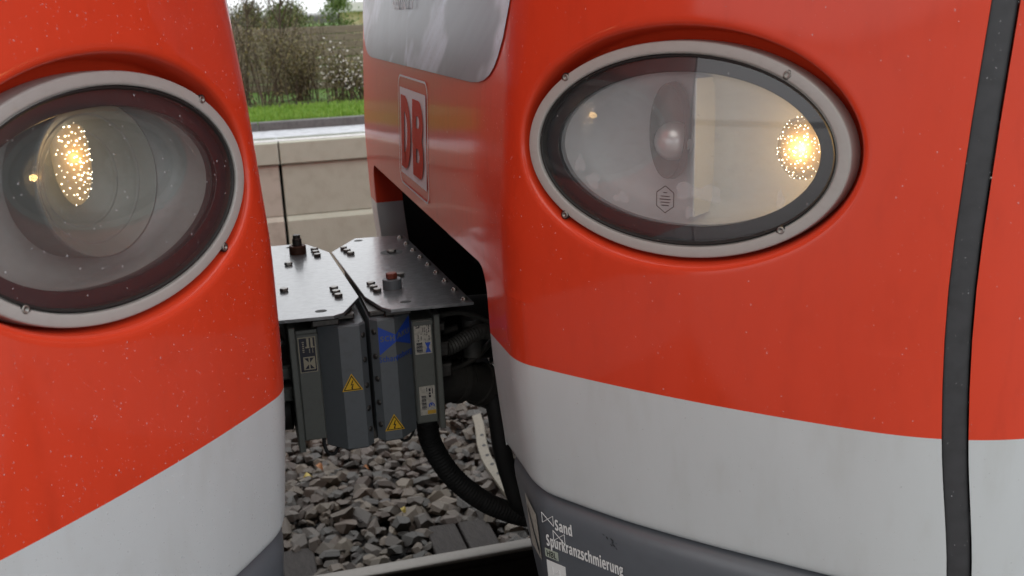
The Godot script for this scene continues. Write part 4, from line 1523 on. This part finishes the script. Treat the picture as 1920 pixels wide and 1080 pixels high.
func build_track() -> void:
	# ground sheet under everything
	var ground := Shape.new()
	var rows := []
	for i in 61:
		var line := PackedVector3Array()
		for k in 91:
			var z := lerpf(1.62, -5.58, i / 60.0)
			var x := lerpf(-9.0, 9.0, k / 90.0)
			line.append(Vector3(x, -0.245 + 0.012 * sin(x * 9.0 + z * 4.0) * cos(z * 11.0), z))
		rows.append(line)
	ground.surf(rows, false, true)
	var bed := obj("ballast_bed", [ground, M.ballast])
	bed.set_meta("kind", "structure")
	var variants := []
	for i in 14:
		variants.append(rock_mesh(100 + i))
	var r2 := RandomNumberGenerator.new()
	r2.seed = 2024
	var spots := []
	var x := -4.5
	while x < 5.0:
		var z := -5.4
		while z < -0.80:
			var close := x > -1.0 and x < 2.2 and z > -3.4
			if close or r2.randf() < 0.5:
				spots.append(Vector2(x + r2.randf_range(-0.022, 0.022), z + r2.randf_range(-0.022, 0.022)))
			z += 0.047
		x += 0.047
	var chosen := []
	var rest := []
	for q in spots:
		var inside: bool = q.y > -2.75 and q.x > lerpf(-0.33, -0.22, (q.y + 2.6) / 1.8) and q.x < lerpf(1.20, 0.42, (q.y + 2.6) / 1.8)
		var on_sleeper: bool = q.y > -1.30 and (absf(q.x - 0.505) < 0.135 or absf(q.x + 0.215) < 0.135 or absf(q.x - 1.225) < 0.135 or absf(q.x + 0.935) < 0.135)
		if on_sleeper:
			continue
		(chosen if inside else rest).append(q)
	chosen.sort_custom(func(a, b): return a.y > b.y)
	var stone_xf := func(q: Vector2) -> Transform3D:
		var turn := Basis.from_euler(Vector3(r2.randf_range(-0.5, 0.5), r2.randf() * TAU, r2.randf_range(-0.5, 0.5)))
		var s := r2.randf_range(0.017, 0.043)
		if r2.randf() < 0.12:
			s *= 1.3
		var b := turn * Basis.from_scale(Vector3(s * r2.randf_range(0.95, 1.5), s * r2.randf_range(0.5, 0.85), s * r2.randf_range(0.75, 1.1)))
		return Transform3D(b, Vector3(q.x, -0.208 + r2.randf_range(-0.012, 0.034), q.y))
	for i in chosen.size():
		var q: Vector2 = chosen[i]
		if i < 300:
			var o := MeshInstance3D.new()
			o.name = numbered("stone", bed)
			o.mesh = variants[r2.randi() % variants.size()][r2.randi() % 5]
			o.transform = stone_xf.call(q)
			bed.add_child(o, true)
		else:
			rest.append(q)
	var groups := {}
	var colors := {}
	for q in rest:
		var key := r2.randi() % variants.size()
		if not groups.has(key):
			groups[key] = []
			colors[key] = []
		groups[key].append(stone_xf.call(q))
	for key in groups:
		scatter("loose_stones", variants[key][key % 5], groups[key], [], bed)
	# sleepers: the ends stick out beyond the far rail
	var sl_labels := ["dark timber sleeper with a long crack, its end showing at the middle of the rail", "dark timber sleeper at the lower left, beside the left train's skirt", "dark timber sleeper hidden under the right train's nose", "dark timber sleeper hidden under the left train's nose"]
	var k := 0
	for sx in [0.505, -0.215, 1.225, -0.935]:
		var t := thing("sleeper", sl_labels[k], "sleeper", Vector3(sx, 0, 0), "sleepers under the track")
		var gap := 0.012 if k == 0 else 0.004
		var half := Shape.new()
		var poly := PackedVector2Array()
		for i in 9:                     # wavy crack edge
			var z := lerpf(-1.31, 1.30, i / 8.0)
			poly.append(Vector2(0.006 * sin(i * 2.3) - gap / 2, z))
		var left := PackedVector2Array([Vector2(-0.13, 1.30), Vector2(-0.13, -1.27), Vector2(-0.115, -1.315)])
		left.append_array(poly)
		half.prism(left, -0.33, -0.172, 0.004, Transform3D(Basis(Vector3(1, 0, 0), Vector3(0, 0, 1), Vector3(0, 1, 0)), Vector3.ZERO))
		obj("timber_half", [half, M.sleeper], t)
		var other := Shape.new()
		var right := PackedVector2Array([Vector2(0.13, 1.30), Vector2(0.13, -1.26), Vector2(0.112, -1.31)])
		for q in poly:
			right.append(q + Vector2(gap, 0.0))
		other.prism(right, -0.33, -0.173, 0.004, Transform3D(Basis(Vector3(1, 0, 0), Vector3(0, 0, 1), Vector3(0, 1, 0)), Vector3.ZERO))
		obj("timber_half", [other, M.sleeper], t)
		k += 1
	# rails
	for zc in [-0.75, 0.75]:
		var web := Shape.new()
		var crown := Shape.new()
		var prof := PackedVector2Array([Vector2(-0.075, -0.172), Vector2(0.075, -0.172), Vector2(0.075, -0.160), Vector2(0.012, -0.138), Vector2(0.0085, -0.06), Vector2(0.012, -0.045), Vector2(0.036, -0.036), Vector2(0.036, -0.012), Vector2(-0.036, -0.012), Vector2(-0.036, -0.036), Vector2(-0.012, -0.045), Vector2(-0.0085, -0.06), Vector2(-0.012, -0.138), Vector2(-0.075, -0.160)])
		var along := Transform3D(Basis(Vector3(0, 0, 1), Vector3(0, 1, 0), Vector3(-1, 0, 0)), Vector3(0, 0, zc))
		web.prism(prof, -9.0, 9.0, 0.0, along)
		var line := []
		for q in [Vector2(-0.036, -0.012), Vector2(-0.0355, -0.006), Vector2(-0.031, -0.0022), Vector2(-0.02, -0.0006), Vector2(0.0, 0.0), Vector2(0.02, -0.0006), Vector2(0.031, -0.0022), Vector2(0.0355, -0.006), Vector2(0.036, -0.012)]:
			line.append(PackedVector3Array([Vector3(-9, q.y, zc + q.x), Vector3(9, q.y, zc + q.x)]))
		crown.surf(line, false, false)
		var t := thing("rail", "polished steel rail crossing the bottom of the gap between trains" if zc < 0 else "steel rail nearest the photographer, below the picture", "rail")
		obj("web", [web, M.rail_web], t)
		obj("running_surface", [crown, M.rail_top], t)
	# perforated pale strip lying on the stones
	var st := Shape.new()
	var path := curve([Vector3(0.845, -0.14, -2.35), Vector3(0.825, -0.14, -2.20), Vector3(0.785, -0.14, -1.99), Vector3(0.765, -0.14, -1.80), Vector3(0.765, -0.135, -1.62), Vector3(0.775, -0.14, -1.45), Vector3(0.80, -0.145, -1.30), Vector3(0.84, -0.15, -1.15)], 5)
	var top := []
	var sideways := Vector3(0.90, 0.28, 0.2).normalized()
	for prof in [[-0.024, -0.022], [-0.024, 0.0], [-0.021, 0.003], [0.021, 0.003], [0.024, 0.0], [0.024, -0.022]]:
		var line := PackedVector3Array()
		for q in path:
			line.append(q + sideways * prof[0] + Vector3(-0.25, 0.95, 0.0) * prof[1])
		top.append(line)
	st.surf(top, false, false)
	var sn := thing("perforated_strip", "pale perforated plastic strip lying on the ballast behind the black hose", "strip")
	obj("band", [st, M.strip], sn)
	for i in range(8, path.size() - 1, 3):
		var hole := Shape.new()
		hole.lathe(PackedVector2Array([Vector2(0.0095, 0.0), Vector2(0.0001, 0.0004)]), 12, Transform3D(Basis(sideways, Vector3(-0.28, 0.96, 0.0).normalized(), Vector3(0, 0, 1.4)), path[i] + sideways * 0.008 + Vector3(-0.25, 0.95, 0) * 0.0042))
		obj("hole", [hole, M.black], sn)
	# fallen leaves
	for q in [[0.01, -2.02, 0.045, 0.6, "leaf_orange", "curled orange dead leaf on the ballast, left below the coupler"], [-0.05, -1.93, 0.05, 2.0, "leaf_yellow", "yellow dead leaf on the ballast near the left train's skirt"], [0.215, -1.93, 0.032, 1.2, "leaf_orange", "small orange dead leaf on the ballast in the middle of the gap"], [0.31, -1.45, 0.035, 0.3, "leaf_yellow", "small yellowish leaf on the ballast just beyond the rail"]]:
		var lf := Shape.new()
		var lrows := []
		for i in 7:
			var u := i / 6.0
			var wdt: float = q[2] * 0.32 * sin(PI * clampf(u, 0.04, 0.97))
			var y := 0.012 * sin(u * 4.0)
			lrows.append(PackedVector3Array([Vector3(-wdt, y + 0.007, (u - 0.5) * q[2]), Vector3(0, y, (u - 0.5) * q[2]), Vector3(wdt, y + 0.007, (u - 0.5) * q[2])]))
		lf.surf(lrows, false, true)
		var o := obj("fallen_leaf", [lf, M[q[4]]])
		o.transform = Transform3D(Basis.from_euler(Vector3(0.15, q[3], 0.2)), Vector3(q[0], -0.155, q[1]))
		tag(o, q[5], "leaf", "dead leaves on the ballast")


# ---------------------------------------------------------------- far platform and what grows behind it
func build_far_side() -> void:
	var wall := thing("platform_wall", "beige concrete platform wall with cap stones behind the coupler", "wall")
	var joints := [-9.0, -7.1, -4.7, -2.28, 0.128, 2.53, 4.93, 7.3, 9.0]
	for i in joints.size() - 1:
		var a: float = joints[i] + 0.012
		var b: float = joints[i + 1] - 0.012
		var mid := (a + b) / 2
		var w := b - a
		var up := Shape.new()
		up.box(Vector3(mid, 0.585, -5.70), Vector3(w, 0.404, 0.20), 0.006)
		obj("panel", [up, M.concrete_pale if i == 3 else M.concrete], wall)
		var low := Shape.new()
		low.prism(PackedVector2Array([Vector2(-5.80, -0.45), Vector2(-5.572, -0.45), Vector2(-5.572, 0.345), Vector2(-5.604, 0.381), Vector2(-5.80, 0.381)]), -w / 2, w / 2, 0.004, Transform3D(Basis(Vector3(0, 0, 1), Vector3(0, 1, 0), Vector3(-1, 0, 0)), Vector3(mid, 0, 0)))
		obj("plinth_panel", [low, M.concrete_pale if i == 3 else M.concrete], wall)
		var cap := Shape.new()
		cap.box(Vector3(mid, 0.8745, -5.745), Vector3(w + 0.014, 0.171, 0.35), 0.008)
		obj("cap_stone", [cap, M.concrete], wall)
	var core := Shape.new()
	core.box(Vector3(0, 0.2, -5.86), Vector3(18, 1.3, 0.10))
	obj("joint_backing", [core, M.dark], wall)
	var line := Shape.new()
	line.box(Vector3(0, 0.963, -5.67), Vector3(18, 0.004, 0.13))
	var ln := obj("edge_line", [line, M.white_line])
	ln.set_meta("kind", "structure")
	var pave := Shape.new()
	pave.box(Vector3(0, 0.89, -6.10), Vector3(18, 0.14, 0.72))
	obj("platform_paving", [pave, M.paving]).set_meta("kind", "structure")
	var kerb := thing("kerb", "dark grey kerb stones between the platform and the grass", "kerb")
	for i in 18:
		var ks := Shape.new()
		ks.box(Vector3(-8.5 + i + 0.02, 0.96, -6.51), Vector3(0.99, 0.14, 0.10), 0.006)
		obj("kerb_stone", [ks, M.kerb], kerb)
	var lawn := Shape.new()
	var rows := []
	for z in [-6.55, -6.9, -7.3, -7.7, -8.5, -10.0, -14.0, -30.0, -90.0]:
		var l := PackedVector3Array()
		for k in 41:
			var x := lerpf(-60.0, 60.0, k / 40.0)
			l.append(Vector3(x, 1.005 + 0.03 * clampf((-z - 6.5), 0.0, 2.0), z))
		rows.append(l)
	lawn.surf(rows, false, false)
	obj("lawn", [lawn, M.turf]).set_meta("kind", "structure")
	var soil := Shape.new()
	soil.box(Vector3(0, 1.022, -8.55), Vector3(18, 0.06, 2.1))
	obj("planting_bed", [soil, M.soil]).set_meta("kind", "structure")
	# grass blades
	var blade := Shape.new()
	blade.colored = true
	blade.flat(Vector3(-0.006, 0, 0), Vector3(0.006, 0, 0), Vector3(0.004, 0.6, 0.1), Vector3(0, 0.4, 1))
	blade.flat(Vector3(-0.006, 0, 0), Vector3(0.004, 0.6, 0.1), Vector3(0.0, 1.0, 0.35), Vector3(0, 0.4, 1))
	var r2 := RandomNumberGenerator.new()
	r2.seed = 91
	var places := []
	var tints := []
	for i in 26000:
		var x := r2.randf_range(-3.2, 3.4)
		var z := r2.randf_range(-7.62, -6.56)
		var h := r2.randf_range(0.03, 0.075)
		var turn := Basis.from_euler(Vector3(0, r2.randf() * TAU, 0))
		places.append(Transform3D(turn * Basis.from_scale(Vector3(0.75, h, h)), Vector3(x, 1.0 + 0.03 * clampf((-z - 6.5), 0.0, 2.0), z)))
		var g := r2.randf()
		tints.append(Color(0.16 + 0.12 * g, 0.32 + 0.13 * g, 0.04 + 0.03 * g))
	var grass := scatter("grass", mesh_of([blade, M.blade]), places, tints, self)
	grass.set_meta("label", "bright green grass strip below the shrubs")
	grass.set_meta("category", "grass")
	# fence
	var fence := thing("board_fence", "weathered grey-brown fence of horizontal boards behind the shrubs", "fence")
	var y := 1.02
	for row in 9:
		for i in 6:
			var sl := Shape.new()
			sl.box(Vector3(-5.0 + 2.0 * i + r2.randf_range(-0.004, 0.004), y + r2.randf_range(-0.003, 0.003), -9.62), Vector3(1.985, 0.080 + r2.randf_range(-0.003, 0.002), 0.022), 0.004)
			obj("board", [sl, M.fence], fence)
		y += 0.0865
	for i in 7:
		var po := Shape.new()
		po.box(Vector3(-6.0 + 2.0 * i, 1.38, -9.67), Vector3(0.09, 0.82, 0.07), 0.004)
		obj("post", [po, M.fence], fence)
	# shrubs: [x, z, height, width, leaf colours, leaf count, blossoms]
	var brownish := [Color(0.17, 0.14, 0.065), Color(0.15, 0.115, 0.06), Color(0.22, 0.19, 0.07), Color(0.11, 0.10, 0.05)]
	var green := [Color(0.15, 0.16, 0.05), Color(0.22, 0.21, 0.07), Color(0.12, 0.11, 0.05), Color(0.24, 0.20, 0.10)]
	shrub(Vector3(0.22, 1.03, -8.1), 0.75, 0.42, brownish, 4200, 0, "brown thinning shrub with tall bare stems, next to the left train")
	shrub(Vector3(0.56, 1.03, -8.2), 0.56, 0.30, brownish, 4200, 0, "low brown-green shrub in the middle of the gap")
	shrub(Vector3(0.88, 1.03, -8.0), 0.44, 0.26, green, 2400, 110, "shrub covered in small white blossoms in front of the fence")
	shrub(Vector3(1.20, 1.03, -8.05), 0.36, 0.26, green, 2200, 150, "low white-flowering shrub beside the right train's nose")
	shrub(Vector3(-0.25, 1.03, -8.1), 0.8, 0.42, brownish, 3000, 0, "brown shrub half hidden by the left train")
	shrub(Vector3(0.42, 1.03, -9.1), 0.66, 0.36, green, 3200, 0, "taller olive shrub right against the fence")
	shrub(Vector3(-1.1, 1.03, -8.2), 0.75, 0.5, brownish, 1500, 0, "brown shrub reflected in the right train, behind the left train", 1)
	shrub(Vector3(-2.1, 1.03, -8.2), 0.75, 0.5, green, 1500, 0, "green shrub hidden behind the left train's carriage", 1)
	shrub(Vector3(2.0, 1.03, -8.2), 0.75, 0.5, brownish, 1200, 0, "brown shrub hidden behind the right train", 1)
	# bare young tree
	bare_tree(Vector3(-0.02, 1.03, -8.6), 1.7, 5, "bare young tree with slanting branches by the left train")
	bare_tree(Vector3(0.42, 1.03, -9.0), 1.5, 8, "second bare sapling, just right of the slanting one")
	evergreen(Vector3(1.40, 1.0, -12.2), 1.22, "bright green bush showing above the fence")
	evergreen(Vector3(0.75, 1.0, -13.5), 0.98, "dull green bush above the fence, left of the bright green one", 0.4, 0.6)
	evergreen(Vector3(0.62, 1.0, -11.6), 1.0, "olive bush peeping over the middle of the fence", 0.34, 0.5)
	evergreen(Vector3(0.15, 1.0, -13.0), 1.0, "dull brownish bush above the fence, behind the bare trees", 0.5, 0.9)
	evergreen(Vector3(-0.55, 1.0, -13.2), 1.05, "dull bush behind the fence, next to the left train's edge", 0.5, 0.7)
	# pale outbuilding behind
	var shed := thing("outbuilding", "cream-walled low building with a white eave behind the fence", "building")
	var wl := Shape.new()
	wl.box(Vector3(4.1, 1.40, -17.0), Vector3(4.0, 1.0, 3.0))
	obj("wall", [wl, M.cream], shed)
	var rf := Shape.new()
	rf.box(Vector3(4.1, 1.98, -17.0), Vector3(4.5, 0.15, 3.4), 0.01)
	obj("roof", [rf, M.eave], shed)


func shrub(at: Vector3, height: float, width: float, cols: Array, leaves: int, blossoms: int, label: String, plainly := 0) -> void:
	var t := thing("shrub", label, "shrub", at, "shrubs in front of the fence")
	var r2 := RandomNumberGenerator.new()
	r2.seed = int(at.x * 1000.0) + 5000
	var tw := Shape.new()
	var tips := []
	for i in (26 if plainly == 0 else 10):
		var foot := Vector3(r2.randfn() * width * 0.35, 0, r2.randfn() * width * 0.3)
		var lean := Vector3(r2.randfn() * 0.22, 1, r2.randfn() * 0.22).normalized()
		var h := height * r2.randf_range(0.65, 1.25)
		var line := PackedVector3Array()
		var p := foot
		for k in 7:
			line.append(p)
			tips.append(p)
			lean = (lean + Vector3(r2.randfn() * 0.09, 0.02, r2.randfn() * 0.09)).normalized()
			p += lean * h / 6.0
			if k > 1 and r2.randf() < 0.8:
				var side := (lean + Vector3(r2.randfn() * 0.7, r2.randf() * 0.3, r2.randfn() * 0.7)).normalized()
				var q := p + side * height * r2.randf_range(0.12, 0.26)
				tw.tube(PackedVector3Array([p, p.lerp(q, 0.5) + Vector3(0, 0.01, 0), q]), [0.0032, 0.0025, 0.0012], 4, false)
				tips.append(q)
				tips.append(p.lerp(q, 0.6))
		tw.tube(line, [0.007, 0.0062, 0.0055, 0.0047, 0.004, 0.003, 0.0018], 5, false)
	obj("stems", [tw, M.twig], t)
	var leaf := Shape.new()
	leaf.colored = true
	leaf.flat(Vector3(0, 0, -0.5), Vector3(0.28, 0.06, 0.0), Vector3(0, 0, 0.5), Vector3.UP)
	leaf.flat(Vector3(0, 0, -0.5), Vector3(-0.28, 0.06, 0.0), Vector3(0, 0, 0.5), Vector3.UP)
	var places := []
	var tints := []
	for i in leaves:
		var c: Vector3 = tips[r2.randi() % tips.size()]
		if c.y > height * 0.95 and r2.randf() < 0.6:
			continue
		c += Vector3(r2.randfn(), r2.randfn() * 0.8, r2.randfn()) * 0.055
		c.y = maxf(c.y, 0.01)
		var b := Basis.from_euler(Vector3(r2.randf_range(-1.4, 1.4), r2.randf() * TAU, r2.randf_range(-1.0, 1.0)))
		places.append(Transform3D(b.scaled_local(Vector3.ONE * r2.randf_range(0.014, 0.030)), c))
		tints.append(cols[r2.randi() % cols.size()] * r2.randf_range(0.7, 1.35))
	scatter("leaves", mesh_of([leaf, M.leaf]), places, tints, t)
	if blossoms:
		var fl := Shape.new()
		for i in 5:
			var a := TAU * i / 5.0
			var d := Vector3(cos(a), 0.25, sin(a))
			var s := Vector3(-sin(a), 0, cos(a)) * 0.42
			fl.flat(Vector3.ZERO, d * 0.7 + s, d * 1.05, Vector3.UP)
			fl.flat(Vector3.ZERO, d * 1.05, d * 0.7 - s, Vector3.UP)
		places = []
		for i in blossoms:
			var c: Vector3 = tips[r2.randi() % tips.size()]
			c += Vector3(r2.randfn() * 0.04, r2.randfn() * 0.03, 0.06 + r2.randfn() * 0.05)
			if c.y < 0.08:
				continue
			var b := Basis.from_euler(Vector3(r2.randf_range(0.2, 1.5), r2.randf_range(-0.8, 0.8), 0))
			places.append(Transform3D(b.scaled_local(Vector3.ONE * r2.randf_range(0.006, 0.013)), c))
		scatter("blossoms", mesh_of([fl, M.petal]), places, [], t)


func bare_tree(at: Vector3, height: float, seed_at: int, label: String) -> void:
	var t := thing("bare_tree", label, "tree", at)
	var r2 := RandomNumberGenerator.new()
	r2.seed = seed_at
	var trunk := Shape.new()
	var line := PackedVector3Array()
	var p := Vector3.ZERO
	var branches := Shape.new()
	for k in 9:
		line.append(p)
		if k > 1:
			for j in 3:
				var dir := Vector3(r2.randf_range(-0.2, 0.9), r2.randf_range(0.7, 1.2), r2.randf_range(-0.5, 0.5)).normalized()
				var b := PackedVector3Array()
				var q := p
				var ln := height * r2.randf_range(0.25, 0.5)
				for i in 6:
					b.append(q)
					if i > 1:
						var d2 := (dir + Vector3(r2.randfn() * 0.5, 0.2, r2.randfn() * 0.5)).normalized()
						branches.tube(PackedVector3Array([q, q + d2 * ln * 0.18, q + d2 * ln * 0.34 + Vector3(0, 0.02, 0)]), [0.003, 0.0022, 0.001], 4, false)
					dir = (dir + Vector3(r2.randfn() * 0.1, 0.08, r2.randfn() * 0.1)).normalized()
					q += dir * ln / 5.0
				branches.tube(b, [0.009, 0.0075, 0.006, 0.0045, 0.003, 0.0015], 5, false)
		p += Vector3(r2.randfn() * 0.03 + 0.02, height / 8.0, r2.randfn() * 0.02)
	trunk.tube(line, [0.020, 0.018, 0.016, 0.014, 0.012, 0.010, 0.008, 0.006, 0.003], 8, false)
	obj("trunk", [trunk, M.twig], t)
	obj("branches", [branches, M.twig], t)


func evergreen(at: Vector3, height: float, label: String, wide := 0.26, dull := 0.0) -> void:
	var t := thing("evergreen_bush", label, "bush", at)
	var r2 := RandomNumberGenerator.new()
	r2.seed = int(at.x * 100.0) + 300
	var trunk := Shape.new()
	trunk.tube(PackedVector3Array([Vector3.ZERO, Vector3(0, height * 0.9, 0)]), [0.03, 0.008], 7)
	obj("trunk", [trunk, M.twig], t)
	var clumps := []
	for i in 26:
		var h := r2.randf_range(0.15, 1.0)
		var r := wide * height * sqrt(maxf(0.02, 1.0 - pow((h - 0.45) / 0.6, 2.0)))
		var a := r2.randf() * TAU
		clumps.append(Vector3(cos(a) * r * r2.randf_range(0.3, 1.0), h * height, sin(a) * r * r2.randf_range(0.3, 1.0)))
	var leaf := Shape.new()
	leaf.colored = true
	leaf.flat(Vector3(0, 0, -0.5), Vector3(0.24, 0.06, 0.0), Vector3(0, 0, 0.5), Vector3.UP)
	leaf.flat(Vector3(0, 0, -0.5), Vector3(-0.24, 0.06, 0.0), Vector3(0, 0, 0.5), Vector3.UP)
	var places := []
	var tints := []
	for i in 5200:
		var c: Vector3 = clumps[r2.randi() % clumps.size()]
		c += Vector3(r2.randfn(), r2.randfn() * 0.8, r2.randfn()) * 0.075
		var b := Basis.from_euler(Vector3(r2.randf_range(-1.4, 1.4), r2.randf() * TAU, r2.randf_range(-1.0, 1.0)))
		places.append(Transform3D(b.scaled_local(Vector3.ONE * r2.randf_range(0.03, 0.06)), c))
		var g := r2.randf()
		tints.append(Color(0.07 + 0.10 * g, 0.13 + 0.12 * g, 0.025 + 0.03 * g).lerp(Color(0.10 + 0.08 * g, 0.105 + 0.07 * g, 0.05 + 0.03 * g), dull))
	scatter("foliage", mesh_of([leaf, M.leaf]), places, tints, t)


# ---------------------------------------------------------------- all together
func _ready() -> void:
	# camera
	var pitch := 0.2652
	var yaw := 0.2594
	var roll := -0.0421
	var fw := Vector3(sin(yaw) * cos(pitch), -sin(pitch), -cos(yaw) * cos(pitch))
	var r0 := Vector3(cos(yaw), 0, sin(yaw))
	var u0 := r0.cross(fw)
	var r := r0 * cos(roll) + u0 * sin(roll)
	var u := r.cross(fw)
	var cam := Camera3D.new()
	cam.name = "camera"
	cam.transform = Transform3D(Basis(r, u, -fw), Vector3(-0.2376, 1.8944, 2.5561))
	var att := CameraAttributesPhysical.new()
	att.frustum_focal_length = 43.355
	att.frustum_focus_distance = 1.85
	att.frustum_near = 0.05
	att.frustum_far = 400.0
	att.exposure_aperture = 9.5
	cam.attributes = att
	cam.fov = 30.94
	cam.near = 0.05
	cam.far = 400.0
	add_child(cam)
	cam.current = true
	# overcast sky
	var sky_m := ProceduralSkyMaterial.new()
	sky_m.sky_energy_multiplier = 1.0
	sky_m.sky_top_color = lin(1.62, 1.64, 1.68)
	sky_m.sky_horizon_color = lin(1.02, 1.04, 1.07)
	sky_m.sky_curve = 0.35
	sky_m.ground_bottom_color = lin(0.10, 0.10, 0.09)
	sky_m.ground_horizon_color = lin(0.35, 0.36, 0.36)
	sky_m.sky_cover = noise_tex(0.006, [0.0, Color(1, 1, 1, 0.0), 0.5, Color(1, 1, 1, 0.05), 1.0, Color(1, 1, 1, 0.22)], 1024, 5, 3)
	var sky := Sky.new()
	sky.sky_material = sky_m
	var env := Environment.new()
	env.background_mode = Environment.BG_SKY
	env.sky = sky
	env.background_energy_multiplier = 1.0
	env.tonemap_mode = Environment.TONE_MAPPER_LINEAR
	env.tonemap_exposure = 1.22
	env.sdfgi_enabled = true
	env.ssao_enabled = true
	env.ssil_enabled = true
	var we := WorldEnvironment.new()
	we.name = "environment"
	we.environment = env
	add_child(we)
	var sun := DirectionalLight3D.new()
	sun.name = "sun"
	sun.light_energy = 0.2
	sun.light_color = Color(1.0, 0.98, 0.95)
	sun.light_angular_distance = 40.0
	sun.shadow_enabled = true
	sun.transform = Transform3D(Basis.looking_at(Vector3(0.45, -1.0, -0.75)), Vector3(-5, 9, 8))
	add_child(sun)

	build_materials()
	build_plan()
	build_track()
	build_far_side()
	# the platform the photographer stands on
	var plat := Shape.new()
	plat.box(Vector3(0, 0.28, 41.7), Vector3(120, 0.96, 80.0), 0.01)
	obj("near_platform", [plat, M.asphalt]).set_meta("kind", "structure")
	build_train(-1.0, "red train on the left, its headlight glittering with gold light", "left")
	var right := build_train(1.0, "red train on the right with a logo and number on its nose", "right")
	front_lettering(right)
	skirt_lettering(right)
	build_coupler_right()
	build_coupler_left()
	build_hoses()
